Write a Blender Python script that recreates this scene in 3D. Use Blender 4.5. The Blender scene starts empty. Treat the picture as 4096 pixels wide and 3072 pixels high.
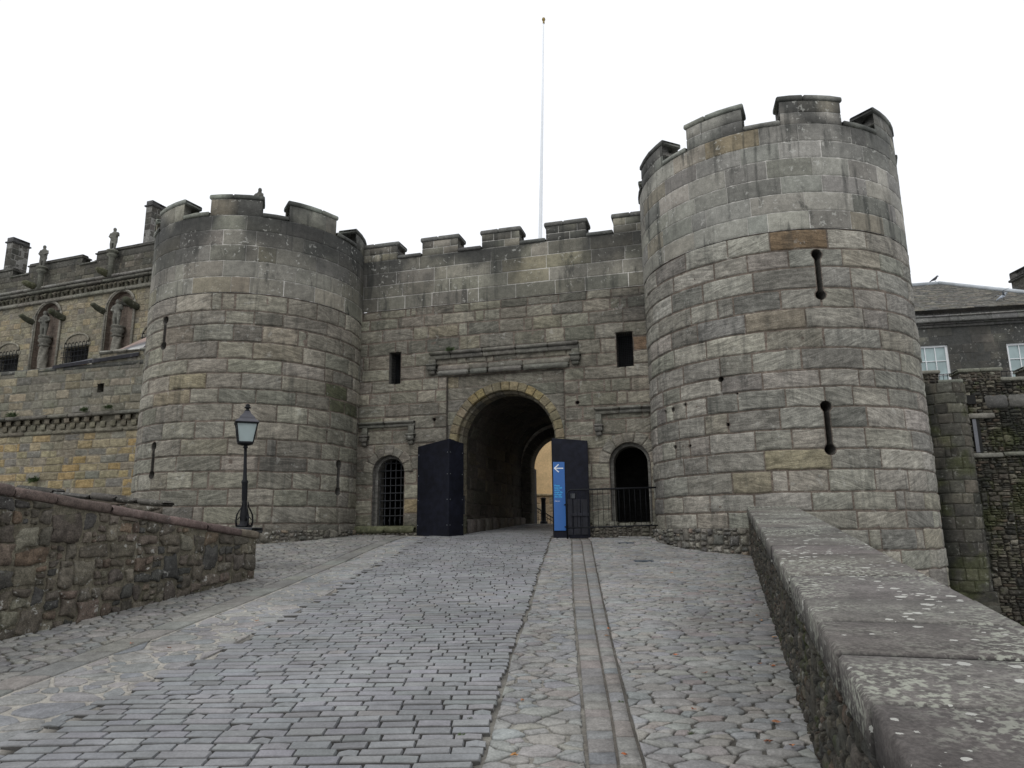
import bpy, math, random
from mathutils import Vector, Matrix, noise as mn
R = math.radians
S = bpy.context.scene
COL = S.collection
# ------------------------------------------------------------------ camera
PITCH, ROLL, EYE = R(11.5), R(0.6), 1.6
cam = bpy.data.cameras.new('camera'); co = bpy.data.objects.new('camera', cam); COL.objects.link(co)
cam.sensor_width = 36; cam.lens = 36*1536/2212; cam.clip_end = 500; cam.clip_start = .05
fw = Vector((0, math.cos(PITCH), math.sin(PITCH))); up0 = Vector((0, -math.sin(PITCH), math.cos(PITCH))); rt0 = Vector((1, 0, 0))
rt = rt0*math.cos(ROLL)-up0*math.sin(ROLL); up = rt0*math.sin(ROLL)+up0*math.cos(ROLL)
M = Matrix((rt, up, -fw)).transposed().to_4x4(); M.translation = Vector((0, 0, EYE)); co.matrix_world = M
S.camera = co
# ------------------------------------------------------------------ world + sun (white overcast)
w = bpy.data.worlds.new('World'); S.world = w; w.use_nodes = True
nt = w.node_tree; nt.nodes.clear()
sk = nt.nodes.new('ShaderNodeTexSky'); sk.sky_type = 'NISHITA'; sk.sun_disc = False
SUN_EL, SUN_AZ = R(48), R(205)       # azimuth from +Y (forward), clockwise: behind and left of the camera
sk.sun_elevation = SUN_EL; sk.sun_rotation = SUN_AZ
mx = nt.nodes.new('ShaderNodeMix'); mx.data_type = 'RGBA'; mx.inputs[0].default_value = .93
mx.inputs[7].default_value = (9.6, 9.75, 10.1, 1)
bg = nt.nodes.new('ShaderNodeBackground'); bg.inputs[1].default_value = .115
wo = nt.nodes.new('ShaderNodeOutputWorld')
nt.links.new(sk.outputs[0], mx.inputs[6]); nt.links.new(mx.outputs[2], bg.inputs[0]); nt.links.new(bg.outputs[0], wo.inputs[0])
sl = bpy.data.lights.new('sun', 'SUN'); sl.energy = .75; sl.angle = R(35); sl.color = (1, .97, .92)
so = bpy.data.objects.new('sun', sl); COL.objects.link(so)
sd = Vector((math.sin(SUN_AZ)*math.cos(SUN_EL), math.cos(SUN_AZ)*math.cos(SUN_EL), math.sin(SUN_EL)))
so.rotation_euler = (-sd).to_track_quat('-Z', 'Y').to_euler(); so.location = sd*50
S.view_settings.view_transform = 'Standard'; S.view_settings.look = 'None'; S.view_settings.exposure = 0; S.view_settings.gamma = 1

# ------------------------------------------------------------------ tagging
def tag(o, label=None, cat=None, group=None, kind=None):
    if label: o['label'] = label
    if cat: o['category'] = cat
    if group: o['group'] = group
    if kind: o['kind'] = kind
    return o
def thing(name, label, cat, loc=(0, 0, 0), group=None):
    o = bpy.data.objects.new(name, None); COL.objects.link(o); o.location = loc; o.empty_display_size = .3
    return tag(o, label, cat, group)

# ------------------------------------------------------------------ materials
def node(nt, t, **k):
    n = nt.nodes.new(t)
    for a, b in k.items(): setattr(n, a, b)
    return n
def mth(nt, op, a, b=None, c=None):
    n = node(nt, 'ShaderNodeMath', operation=op)
    for i, x in enumerate((a, b, c)):
        if x is None: continue
        if isinstance(x, (int, float)): n.inputs[i].default_value = x
        else: nt.links.new(x, n.inputs[i])
    return n.outputs[0]
def mixc(nt, f, a, b, blend='MIX'):
    n = node(nt, 'ShaderNodeMix', data_type='RGBA', blend_type=blend)
    for i, x in ((0, f), (6, a), (7, b)):
        if isinstance(x, (int, float)): n.inputs[i].default_value = x
        elif isinstance(x, tuple): n.inputs[i].default_value = (*x, 1)[:4]
        else: nt.links.new(x, n.inputs[i])
    return n.outputs[2]
def ramp(nt, x, a, b, lo=0., hi=1.):
    n = node(nt, 'ShaderNodeMapRange', interpolation_type='SMOOTHSTEP')
    nt.links.new(x, n.inputs[0]); n.inputs[1].default_value = a; n.inputs[2].default_value = b
    n.inputs[3].default_value = lo; n.inputs[4].default_value = hi
    return n.outputs[0]
def nz(nt, vec, scale, detail=4, rough=.6, dist=0.):
    n = node(nt, 'ShaderNodeTexNoise'); nt.links.new(vec, n.inputs['Vector'])
    n.inputs['Scale'].default_value = scale; n.inputs['Detail'].default_value = detail
    n.inputs['Roughness'].default_value = rough; n.inputs['Distortion'].default_value = dist
    return n.outputs[0]
def vmul(nt, vec, s):
    n = node(nt, 'ShaderNodeVectorMath', operation='MULTIPLY'); nt.links.new(vec, n.inputs[0]); n.inputs[1].default_value = s
    return n.outputs[0]
def stone_mat(name, strata=.5, stain=.4, lichen=.25, moss=0., bump=.35, grain=.25, rough=.9, lsize=9., lcol=(.5, .5, .46), spec=.25, scol=(.035, .037, .034), lth=(.60, .64), lmask=(.42, .58), usecol=True, streak=0., spots=0.):
    m = bpy.data.materials.new(name); m.use_nodes = True; nt = m.node_tree
    b = nt.nodes['Principled BSDF']; geo = node(nt, 'ShaderNodeNewGeometry'); P = geo.outputs['Position']
    at = node(nt, 'ShaderNodeAttribute', attribute_name='Col'); at2 = node(nt, 'ShaderNodeAttribute', attribute_name='Rnd')
    # tilted bedding direction, different on every block
    sep = node(nt, 'ShaderNodeSeparateXYZ'); nt.links.new(P, sep.inputs[0])
    tilt = mth(nt, 'MULTIPLY', mth(nt, 'SUBTRACT', at2.outputs['Fac'], .5), .9)
    xy = mth(nt, 'ADD', sep.outputs[0], mth(nt, 'MULTIPLY', sep.outputs[1], .3))
    zt = mth(nt, 'ADD', mth(nt, 'ADD', sep.outputs[2], mth(nt, 'MULTIPLY', xy, tilt)), mth(nt, 'MULTIPLY', at2.outputs['Fac'], 37.))
    cmb = node(nt, 'ShaderNodeCombineXYZ'); nt.links.new(sep.outputs[0], cmb.inputs[0]); nt.links.new(sep.outputs[1], cmb.inputs[1]); nt.links.new(zt, cmb.inputs[2])
    st = nz(nt, vmul(nt, cmb.outputs[0], (1.3, 1.3, 8.5)), 1.8, 8, .72, 1.1)
    n1 = nz(nt, P, 1.1, 5, .6, .3); n2 = nz(nt, P, 9., 5, .65); n3 = nz(nt, P, 60., 3, .7)
    c = at.outputs['Color']
    if not usecol:
        rg_ = node(nt, 'ShaderNodeRGB'); rg_.outputs[0].default_value = (.14, .138, .12, 1); c = rg_.outputs[0]
    f1 = ramp(nt, n1, .3, .7, .82, 1.14); f2 = ramp(nt, n2, .3, .72, 1-.6*grain*1.6, 1+grain*.8); f3 = ramp(nt, n3, .3, .7, 1-grain, 1+grain)
    f4 = ramp(nt, st, .34, .64, 1-.75*strata, 1+.28*strata)
    f = mth(nt, 'MULTIPLY', mth(nt, 'MULTIPLY', f1, f2), mth(nt, 'MULTIPLY', f3, f4))
    cv = node(nt, 'ShaderNodeCombineXYZ')
    for i in range(3): nt.links.new(f, cv.inputs[i])
    c = mixc(nt, 1., c, cv.outputs[0], 'MULTIPLY')
    if stain > 0:
        s1 = nz(nt, vmul(nt, P, (1., 1., .45)), 1.7, 8, .72, .4)
        c = mixc(nt, ramp(nt, s1, .56, .70, 0., stain), c, scol)
    if streak > 0:
        k1 = nz(nt, vmul(nt, P, (5.5, 5.5, .5)), 1.2, 5, .6, .3); k2 = nz(nt, P, .7, 3, .5)
        c = mixc(nt, mth(nt, 'MULTIPLY', ramp(nt, k1, .5, .66, 0., streak), ramp(nt, k2, .42, .6)), c, scol)
    if moss > 0:
        g = nz(nt, P, 3.1, 7, .7)
        c = mixc(nt, ramp(nt, g, .56, .66, 0., moss), c, (.05, .062, .018))
    if lichen > 0:
        l = nz(nt, P, lsize, 5, .62, .2); l2 = nz(nt, P, 1.3, 2, .5)
        lf = mth(nt, 'MULTIPLY', ramp(nt, l, *lth), ramp(nt, l2, *lmask))
        c = mixc(nt, mth(nt, 'MULTIPLY', lf, lichen), c, lcol)
    if spots > 0:
        vo = node(nt, 'ShaderNodeTexVoronoi'); nt.links.new(P, vo.inputs['Vector']); vo.inputs['Scale'].default_value = 19.
        sp_ = node(nt, 'ShaderNodeSeparateColor'); nt.links.new(vo.outputs['Color'], sp_.inputs[0])
        rad = mth(nt, 'ADD', mth(nt, 'MULTIPLY', sp_.outputs[0], .55), mth(nt, 'MULTIPLY', mth(nt, 'SUBTRACT', n3, .5), .5))
        pres = mth(nt, 'GREATER_THAN', sp_.outputs[1], .5); msk = ramp(nt, nz(nt, P, 1.9, 3, .6), .38, .6)
        ins = mth(nt, 'LESS_THAN', mth(nt, 'ADD', vo.outputs['Distance'], mth(nt, 'MULTIPLY', n2, .25)), mth(nt, 'MULTIPLY', rad, mth(nt, 'ADD', msk, .35)))
        c = mixc(nt, mth(nt, 'MULTIPLY', mth(nt, 'MULTIPLY', ins, pres), spots), c, (.46, .46, .42))
    nt.links.new(c, b.inputs['Base Color']); b.inputs['Roughness'].default_value = rough
    b.inputs['Specular IOR Level'].default_value = spec
    h = mth(nt, 'ADD', mth(nt, 'MULTIPLY', st, strata*1.3), mth(nt, 'ADD', mth(nt, 'MULTIPLY', n2, .6), mth(nt, 'MULTIPLY', n3, .25)))
    bp = node(nt, 'ShaderNodeBump'); bp.inputs['Strength'].default_value = bump; bp.inputs['Distance'].default_value = .05
    nt.links.new(h, bp.inputs['Height']); nt.links.new(bp.outputs[0], b.inputs['Normal'])
    return m
def plain(name, col, rough=.6, metal=0., var=.12, scale=12., bump=.1, spec=.5, usecol=False):
    m = bpy.data.materials.new(name); m.use_nodes = True; nt = m.node_tree; b = nt.nodes['Principled BSDF']
    geo = node(nt, 'ShaderNodeNewGeometry'); n1 = nz(nt, geo.outputs['Position'], scale, 5, .6); n2 = nz(nt, geo.outputs['Position'], scale*.15, 3, .6)
    f = mth(nt, 'MULTIPLY', ramp(nt, n1, .3, .7, 1-var, 1+var), ramp(nt, n2, .3, .7, 1-var, 1+var))
    cv = node(nt, 'ShaderNodeCombineXYZ')
    for i in range(3): nt.links.new(f, cv.inputs[i])
    src = col
    if usecol: src = node(nt, 'ShaderNodeAttribute', attribute_name='Col').outputs['Color']
    c = mixc(nt, 1., src, cv.outputs[0], 'MULTIPLY'); nt.links.new(c, b.inputs['Base Color'])
    b.inputs['Roughness'].default_value = rough; b.inputs['Metallic'].default_value = metal; b.inputs['Specular IOR Level'].default_value = spec
    if bump:
        bp = node(nt, 'ShaderNodeBump'); bp.inputs['Strength'].default_value = bump; bp.inputs['Distance'].default_value = .01
        nt.links.new(n1, bp.inputs['Height']); nt.links.new(bp.outputs[0], b.inputs['Normal'])
    return m
MT = dict(
    ash=stone_mat('sandstone', strata=.56, streak=.4, stain=.4, lichen=.25, bump=.5, lsize=7.),
    smooth=stone_mat('smooth_sandstone', strata=.1, stain=.85, streak=.65, lichen=.5, bump=.18, grain=.18, lsize=11.),
    cope=stone_mat('coping_stone', strata=.1, stain=.3, lichen=.3, bump=.3, lsize=8., lcol=(.3, .31, .25)),
    dark=stone_mat('weathered_stone', strata=.3, stain=.55, lichen=.2, moss=.25, bump=.5),
    yell=stone_mat('yellow_sandstone', strata=.45, stain=.4, lichen=.15, moss=.12, bump=.5),
    rubble=stone_mat('volcanic_rubble', strata=.15, stain=.3, lichen=.55, moss=.2, bump=.6, grain=.35, lsize=14.),
    wet=stone_mat('mossy_rubble', strata=.35, stain=.8, lichen=.25, moss=.55, bump=.6, grain=.3),
    sett=stone_mat('road_sett', strata=0., stain=0., lichen=0., bump=.25, grain=.13, rough=.62, spec=.4),
    cobb=stone_mat('cobble', strata=.05, stain=.12, lichen=.12, bump=.35, grain=.2, rough=.78, lsize=20., scol=(.09, .09, .085)),
    slab=stone_mat('parapet_slab', strata=0., stain=.25, lichen=.85, bump=.35, grain=.26, lsize=30., lcol=(.33, .34, .285), scol=(.065, .06, .056), lth=(.47, .60), lmask=(.40, .60), spots=.85),
    redc=stone_mat('red_coping', strata=.1, stain=.3, lichen=.35, bump=.4, grain=.3, lsize=16.),
    vault=stone_mat('tunnel_stone', strata=.3, stain=.5, lichen=0., bump=.4),
    figure=stone_mat('carved_figure', strata=0., stain=.5, lichen=.3, moss=.15, bump=.5, usecol=False),
    slate=stone_mat('roof_slate', strata=0., stain=.15, lichen=.2, bump=.2, grain=.25, lsize=4.),
    iron=plain('black_iron', (.008, .009, .011), .6, 0., .2, 30., .1, .2),
    paint=plain('painted_board', (.0062, .0072, .013), .6, 0., .35, 7., .25, .2),
    plank=plain('dark_timber', (.011, .012, .019), .7, 0., .3, 20., .2),
    blue=plain('sign_blue', (.022, .115, .36), .45, 0., .03, 6., 0.),
    white=plain('sign_white', (.75, .78, .8), .5, 0., .02, 6., 0.),
    cyan=plain('sign_cyan', (.06, .5, .85), .5, 0., .02, 6., 0.),
    pole=plain('pole_white', (.74, .77, .8), .4, 0., .03, 3., 0.),
    gold=plain('gold_ball', (.22, .16, .05), .4, .6, .1, 6., 0.),
    sash=plain('white_woodwork', (.72, .74, .75), .5, 0., .05, 6., 0.),
    lead=plain('lead_sheet', (.38, .41, .43), .55, 0., .12, 3., .1),
    cream=plain('cream_harling', (.66, .47, .25), .9, 0., .1, 14., .8),
    void=plain('dark_interior', (.012, .012, .011), .95, 0., .1, 5., 0.),
    leaf=plain('fallen_leaf', (.34, .1, .03), .7, 0., .3, 60., 0., usecol=True),
    plant=plain('wall_plant', (.055, .085, .03), .8, 0., .4, 30., 0.),
    bird=plain('dark_feathers', (.018, .018, .022), .6, 0., .2, 60., 0.),
    bird2=plain('grey_feathers', (.3, .33, .37), .6, 0., .25, 40., 0.),
    strip=plain('pale_strip', (.5, .5, .48), .6, 0., .1, 20., 0.),
    cover=plain('cast_cover', (.06, .075, .09), .6, .2, .2, 30., .3),
    wood=plain('orange_timber', (.15, .075, .03), .8, 0., .35, 10., .3),
    gdoor=plain('grey_door', (.05, .05, .055), .7, 0., .2, 10., .2),
)
def glass_mat(name, col, rough=.08, tr=0.):
    m = bpy.data.materials.new(name); m.use_nodes = True; nt = m.node_tree; b = nt.nodes['Principled BSDF']
    geo = node(nt, 'ShaderNodeNewGeometry'); n = nz(nt, geo.outputs['Position'], 1.7, 3)
    c = mixc(nt, ramp(nt, n, .35, .65), tuple(x*.8 for x in col), col); nt.links.new(c, b.inputs['Base Color'])
    b.inputs['Roughness'].default_value = rough; b.inputs['Transmission Weight'].default_value = tr
    return m
MT['frost'] = glass_mat('frosted_glass', (.55, .66, .66), .55, .45)
MT['pane'] = glass_mat('window_glass', (.33, .42, .42), .12, 0.)

# ------------------------------------------------------------------ mesh builder
class MB:
    def __init__(s): s.V = []; s.F = []; s.C = []; s.Q = []
    def v(s, p, c=(1, 1, 1), q=.5):
        s.V.append(tuple(p)); s.C.append(c); s.Q.append(q); return len(s.V)-1
    def quad(s, pts, c=(1, 1, 1), q=.5):
        i = [s.v(p, c, q) for p in pts]; s.F.append(tuple(i))
    def grid(s, rows, cols=None, c=(1, 1, 1), q=.5, loop=False):
        n = len(rows[0]); base = len(s.V)
        for j, r in enumerate(rows):
            for i, p in enumerate(r): s.v(p, cols[j][i] if cols else c, q)
        for j in range(len(rows)-1):
            for i in range(n if loop else n-1):
                k = (i+1) % n
                s.F.append((base+j*n+i, base+j*n+k, base+(j+1)*n+k, base+(j+1)*n+i))
    def box(s, lo, hi, c=(1, 1, 1), mp=None, ch=0., q=.5):
        x0, y0, z0 = lo; x1, y1, z1 = hi
        P = [(x0, y0, z0), (x1, y0, z0), (x1, y1, z0), (x0, y1, z0), (x0, y0, z1), (x1, y0, z1), (x1, y1, z1), (x0, y1, z1)]
        if mp: P = [mp(*p) for p in P]
        i = [s.v(p, c, q) for p in P]
        for f in ((0, 3, 2, 1), (4, 5, 6, 7), (0, 1, 5, 4), (1, 2, 6, 5), (2, 3, 7, 6), (3, 0, 4, 7)): s.F.append(tuple(i[k] for k in f))
    def loft(s, pts, rad, n=8, c=(1, 1, 1), cap=True):
        pts = [Vector(p) for p in pts]; rows = []
        for k, p in enumerate(pts):
            t = (pts[min(k+1, len(pts)-1)]-pts[max(k-1, 0)]).normalized()
            a = t.cross(Vector((0, 0, 1))) if abs(t.z) < .95 else t.cross(Vector((0, 1, 0)))
            a.normalize(); b = t.cross(a).normalized(); r = rad[k] if isinstance(rad, (list, tuple)) else rad
            ra, rb = r if isinstance(r, (list, tuple)) else (r, r)
            rows.append([p+a*math.cos(2*math.pi*i/n)*ra+b*math.sin(2*math.pi*i/n)*rb for i in range(n)])
        base = len(s.V); s.grid(rows, c=c, loop=True)
        if cap:
            s.F.append(tuple(base+i for i in reversed(range(n)))); e = base+(len(rows)-1)*n; s.F.append(tuple(e+i for i in range(n)))
    def lathe(s, cx, cy, prof, n=16, c=(1, 1, 1), sq=False, rot=0.):
        rows = [[(cx+r*math.cos(2*math.pi*i/n+rot), cy+r*math.sin(2*math.pi*i/n+rot), z) for i in range(n)] for r, z in prof]
        base = len(s.V); s.grid(rows, c=c, loop=True)
        s.F.append(tuple(base+i for i in reversed(range(n)))); e = base+(len(rows)-1)*n; s.F.append(tuple(e+i for i in range(n)))
    def build(s, name, mat, parent=None, smooth=False):
        me = bpy.data.meshes.new(name); me.from_pydata(s.V, [], s.F)
        a = me.color_attributes.new('Col', 'FLOAT_COLOR', 'POINT'); a.data.foreach_set('color', [x for c in s.C for x in (c[0], c[1], c[2], 1.)])
        r = me.attributes.new('Rnd', 'FLOAT', 'POINT'); r.data.foreach_set('value', s.Q)
        me.materials.append(mat)
        if smooth: me.polygons.foreach_set('use_smooth', [True]*len(me.polygons))
        me.update(); o = bpy.data.objects.new(name, me); COL.objects.link(o)
        if parent:
            o.parent = parent
            o.matrix_parent_inverse = Matrix.Translation(-parent.location)   # geometry is written in world coordinates
        return o
def fbm(p, s, o=3):
    a = 0; g = 1.; f = s
    for _ in range(o): a += g*mn.noise(Vector(p)*f); g *= .5; f *= 2.1
    return a
def sm(a, b, x):
    t = max(0., min(1., (x-a)/(b-a))); return t*t*(3-2*t)
def wallmap(c, a):
    a = R(a); dx, dy = math.cos(a), -math.sin(a); nx, ny = -math.sin(a), -math.cos(a)
    return lambda u, z, h=0.: (u*dx+h*nx, c+u*dy+h*ny, z)
def cylmap(cx, cy, r):
    return lambda u, z, h=0.: (cx+(r+h)*math.sin(u/r), cy-(r+h)*math.cos(u/r), z)

# ------------------------------------------------------------------ openings
class Hole:
    def __init__(s, c, z0, z1, f, out, flat=False): s.c = c; s.z0 = z0; s.z1 = z1; s.f = f; s.out = out
    def ext(s, z): return s.f(z) if s.z0 < z < s.z1 else None
def rect(a, b, z0, z1): return Hole((a+b)/2, z0, z1, lambda z: (a, b), [(a, z0), (b, z0), (b, z1), (a, z1)])
def circ(c, z, r, n=12):
    return Hole(c, z-r, z+r, lambda q: (c-math.sqrt(max(0, r*r-(q-z)**2)), c+math.sqrt(max(0, r*r-(q-z)**2))),
                [(c+r*math.cos(2*math.pi*i/n), z+r*math.sin(2*math.pi*i/n)) for i in range(n)])
def arch(c, r, zs, z0, n=14, rz=None):
    rz = rz or r
    def f(q):
        if q <= zs: return (c-r, c+r)
        k = r*math.sqrt(max(0, 1-((q-zs)/rz)**2)); return (c-k, c+k)
    return Hole(c, z0, zs+rz, f, [(c-r, z0), (c+r, z0)]+[(c+r*math.cos(math.pi*i/n), zs+rz*math.sin(math.pi*i/n)) for i in range(n+1)])
def keyhole(c, z0, z1, w, r, n=10, low=True):
    hb = r if low else 0
    def f(q):
        k = w
        if q > z1-2*r: k = max(w if q < z1-r else 0, math.sqrt(max(0, r*r-(q-(z1-r))**2)))
        if low and q < z0+2*r: k = max(w if q > z0+r else 0, math.sqrt(max(0, r*r-(q-(z0+r))**2)))
        return (c-k, c+k)
    zz = [z0+(z1-z0)*i/40 for i in range(41)]
    return Hole(c, z0, z1, f, [(f(z)[1], z) for z in zz]+[(f(z)[0], z) for z in reversed(zz)])
def reveal(mb, mp, out, depth, c=(.1, .1, .095), h0=0., cap=(.01, .01, .01)):
    n = len(out); a = [mb.v(mp(u, z, h0), c) for u, z in out]; m = [mb.v(mp(u, z, -depth), c) for u, z in out]
    for i in range(n): j = (i+1) % n; mb.F.append((a[i], a[j], m[j], m[i]))
    if cap: mb.F.append(tuple(mb.v(mp(u, z, -depth), cap) for u, z in out))

# ------------------------------------------------------------------ masonry in courses
def zcourses(z0, z1, h, rng, var=.12):
    n = max(1, round((z1-z0)/h)); w = [1+rng.uniform(-var, var) for _ in range(n)]; t = sum(w); z = [z0]
    for x in w: z.append(z[-1]+(z1-z0)*x/t)
    z[-1] = z1; return z
def jit(c, rng, a=.12):
    k = 1+rng.uniform(-a, a); return tuple(max(0, x*k*(1+rng.uniform(-.025, .025))) for x in c)
def desat(c, k):
    m = .3*c[0]+.55*c[1]+.15*c[2]; return tuple(x*(1-k)+m*k for x in c)
TINT = (1., 1., 1.)
def palette(items, over=(), a=.13, ds=.42, tint=None):
    tn = tint or TINT
    items = [(w_, tuple(x*y for x, y in zip(desat(c_, ds), tn))) for w_, c_ in items]; over = [(*o_[:4], desat(o_[4], .3)) for o_ in over]
    tot = sum(w for w, _ in items)
    def f(u, z, rng):
        for (u0, u1, z0, z1, c) in over:
            if u0 < u < u1 and z0 < z < z1: return jit(c, rng, .05)
        x = rng.uniform(0, tot)
        for w, c in items:
            x -= w
            if x <= 0: break
        return jit(c, rng, a)
    return f
def ashlar(mb, mp, u0, u1, zs, lens, pal, rng, holes=(), dep=.02, joint=.014, rough=.006, mort=(.17, .15, .125), md=.012, ustep=.35, wav=.006, off=.01, shade=None, u1f=None, u0f=None, mortar=True, base=0.):
    for ci in range(len(zs)-1):
        za, zb = zs[ci], zs[ci+1]; e = min(.03, (zb-za)*.2)
        U0 = u0f(za) if u0f else u0; U1 = u1f(za) if u1f else u1
        hs = sorted([h for h in holes if h.z1 > za+.002 and h.z0 < zb-.002], key=lambda h: h.c)
        a, b = za+joint/2, zb-joint/2
        zr = {a, a+e*.5, a+e, (a+b)/2, (a*.7+b*.3), (a*.3+b*.7), b-e, b-e*.5, b}
        for h in hs:
            for q in (h.z0, h.z1):
                if a < q < b: zr |= {q-.002, q+.002}
            if len(h.out) > 4:
                for k in range(1, 8): zr.add(a+(b-a)*k/8)
        zr = sorted(zr); n = len(zr)
        if mortar:                      # bedding surface behind the blocks
            cur = [U0]*n; zm = [za]+zr[1:-1]+[zb]
            segs = []
            for h in hs:
                ex = [h.ext(z) for z in zr]
                if not any(ex): continue
                segs.append((cur, [x[0] if x else h.c for x in ex])); cur = [x[1] if x else h.c for x in ex]
            segs.append((cur, [U1]*n))
            for L, Rr in segs:
                m = max(1, int(max(r-l for l, r in zip(L, Rr))/ustep)+1)
                rows = [[mp(l+(r-l)*i/m, z, base-md) for i in range(m+1)] for l, r, z in zip(L, Rr, zm)]
                cols = None
                if shade: cols = [[shade(p, mort) for p in row] for row in rows]
                mb.grid(rows, cols, c=mort)
        cur = [U0]*n; segs = []
        for h in hs:
            ex = [h.ext(z) for z in zr]
            if not any(ex): continue
            segs.append((cur, [x[0] if x else h.c for x in ex])); cur = [x[1] if x else h.c for x in ex]
        segs.append((cur, [U1]*n))
        for L, Rr in segs:
            lo, hi = max(L), min(Rr); cuts = []; p = min(L)+rng.uniform(.45, 1.)*rng.uniform(*lens)
            while p < hi-.4*lens[0]:
                if p > lo+.4*lens[0]: cuts.append(p)
                p += rng.uniform(*lens) if rng.random() > .12 else rng.uniform(.35, .6)*lens[0]
            edges = [L]+[[c]*n for c in cuts]+[Rr]
            for k in range(len(edges)-1):
                l, r = edges[k], edges[k+1]; wd = max(y-x for x, y in zip(l, r))
                if wd < .03: continue
                uc = (sum(l)+sum(r))/(2*n); zc = (za+zb)/2; col = pal(uc, zc, rng); q = rng.random(); ho = rng.uniform(-off, off)+base
                tl = rng.uniform(-.5, .5)*off; ph = rng.uniform(0, 50)
                nx = max(1, min(7, int(wd/.16)))
                rows = []; cols = []
                for j, z in enumerate(zr):
                    wj = max(.001, r[j]-l[j]-joint); lj = l[j]+joint/2; ev = min(z-a, b-z)/e
                    ce = min(.35, e/max(wj, .01)); ss = [0, ce*.45, ce]+[ce+(1-2*ce)*i/nx for i in range(1, nx)]+[1-ce, 1-ce*.45, 1]
                    row = []; crow = []
                    for s_ in ss:
                        eh = min(s_, 1-s_)*wj/e; d = min(1., min(eh, ev)); d = max(0., d)
                        u = lj+s_*wj; prof = 1-(1-d)**2.2
                        hh = ho+(-dep*(1-prof))
                        if d > .3: hh += (mn.noise(Vector((u*5+ph, z*9, ph)))*rough+mn.noise(Vector((u*16+ph, z*30, ph)))*rough*.5)+tl*(s_-.5)
                        zz = z+(mn.noise(Vector((u*3, z*2, 7.)))*wav if 0 < 1 else 0)
                        pp = mp(u, zz, hh); row.append(pp); crow.append(shade(pp, col) if shade else col)
                    rows.append(row); cols.append(crow)
                mb.grid(rows, cols, q=q)
def solid(mb, mp, u0, u1, z0, z1, h0, h1, c, rng, n=None, ch=.012, shade=None, q=None, slope=0., wob=.008, enddark=1.):
    """a dressed block: rounded edges, slightly uneven faces"""
    n = n or max(1, int(abs(u1-u0)/.25)); q = rng.random() if q is None else q
    prof = [(h0, z0+ch), (h0, z1-ch), (h0+ch, z1+slope), (h1-ch, z1), (h1, z1-ch), (h1, z0+ch), (h1-ch, z0), (h0+ch, z0)]
    us = [u0, u0+ch]+[u0+(u1-u0)*i/n for i in range(1, n)]+[u1-ch, u1]; ph = rng.uniform(0, 99); rows = []; cols = []
    for i, u in enumerate(us):
        k = ch*.8 if i in (0, len(us)-1) else 0
        mz = (z0+z1)/2; mh = (h0+h1)/2; row = []
        for h, z in prof:
            hh = h+(k if h < mh else -k)+mn.noise(Vector((u*4+ph, z*6, h)))*wob; zz = z+(k if z < mz else -k)+mn.noise(Vector((u*3, h*5, ph)))*wob
            row.append(mp(u, zz, hh))
        ed_ = enddark if i in (0, len(us)-1) else 1.
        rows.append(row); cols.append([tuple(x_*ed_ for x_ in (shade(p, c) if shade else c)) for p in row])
    b = len(mb.V); mb.grid(rows, cols, q=q, loop=True)
    mb.F.append(tuple(b+i for i in range(8))); e = b+(len(rows)-1)*8; mb.F.append(tuple(e+7-i for i in range(8)))

# ------------------------------------------------------------------ irregular stones (cobbles, rubble)
def voronoi(seeds, rad, x0, x1, y0, y1):
    g = {}
    for i, (x, y, w_) in enumerate(seeds): g.setdefault((int(x//rad), int(y//rad)), []).append(i)
    out = []
    for i, (x, y, ri) in enumerate(seeds):
        nb = []
        gx, gy = int(x//rad), int(y//rad)
        for a in (-2, -1, 0, 1, 2):
            for b in (-2, -1, 0, 1, 2):
                for j in g.get((gx+a, gy+b), ()):
                    if j != i: nb.append(((seeds[j][0]-x)**2+(seeds[j][1]-y)**2+ri*ri-seeds[j][2]**2, j))
        nb.sort(); m = rad*1.5
        P = [(max(x0, x-m), max(y0, y-m)), (min(x1, x+m), max(y0, y-m)), (min(x1, x+m), min(y1, y+m)), (max(x0, x-m), min(y1, y+m))]
        for d2, j in nb[:22]:
            dx, dy = seeds[j][0]-x, seeds[j][1]-y; tt = d2/(2*(dx*dx+dy*dy)+1e-9); mx_, my_ = x+dx*tt, y+dy*tt; Q = []
            for k in range(len(P)):
                A, B = P[k], P[(k+1) % len(P)]
                da = (A[0]-mx_)*dx+(A[1]-my_)*dy; db = (B[0]-mx_)*dx+(B[1]-my_)*dy
                if da <= 0: Q.append(A)
                if (da < 0 < db) or (db < 0 < da):
                    t = da/(da-db); Q.append((A[0]+(B[0]-A[0])*t, A[1]+(B[1]-A[1])*t))
            P = Q
            if len(P) < 3: break
        if len(P) >= 3: out.append((P, (x, y)))
    return out
def scatter(x0, x1, y0, y1, sizes, rng):
    """seeds of several sizes: [(min distance, tries)] largest first"""
    pts = []; g = {}; G = .5
    for d, tries in sizes:
        for _ in range(tries):
            x, y = rng.uniform(x0, x1), rng.uniform(y0, y1); ok = True; gx, gy = int(x//G), int(y//G)
            for a in (-1, 0, 1):
                for b in (-1, 0, 1):
                    for (px, py, pd) in g.get((gx+a, gy+b), ()):
                        if (px-x)**2+(py-y)**2 < ((d+pd)/2)**2: ok = False; break
                    if not ok: break
                if not ok: break
            if ok: g.setdefault((gx, gy), []).append((x, y, d)); pts.append((x, y, d/2))
    return pts
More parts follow.
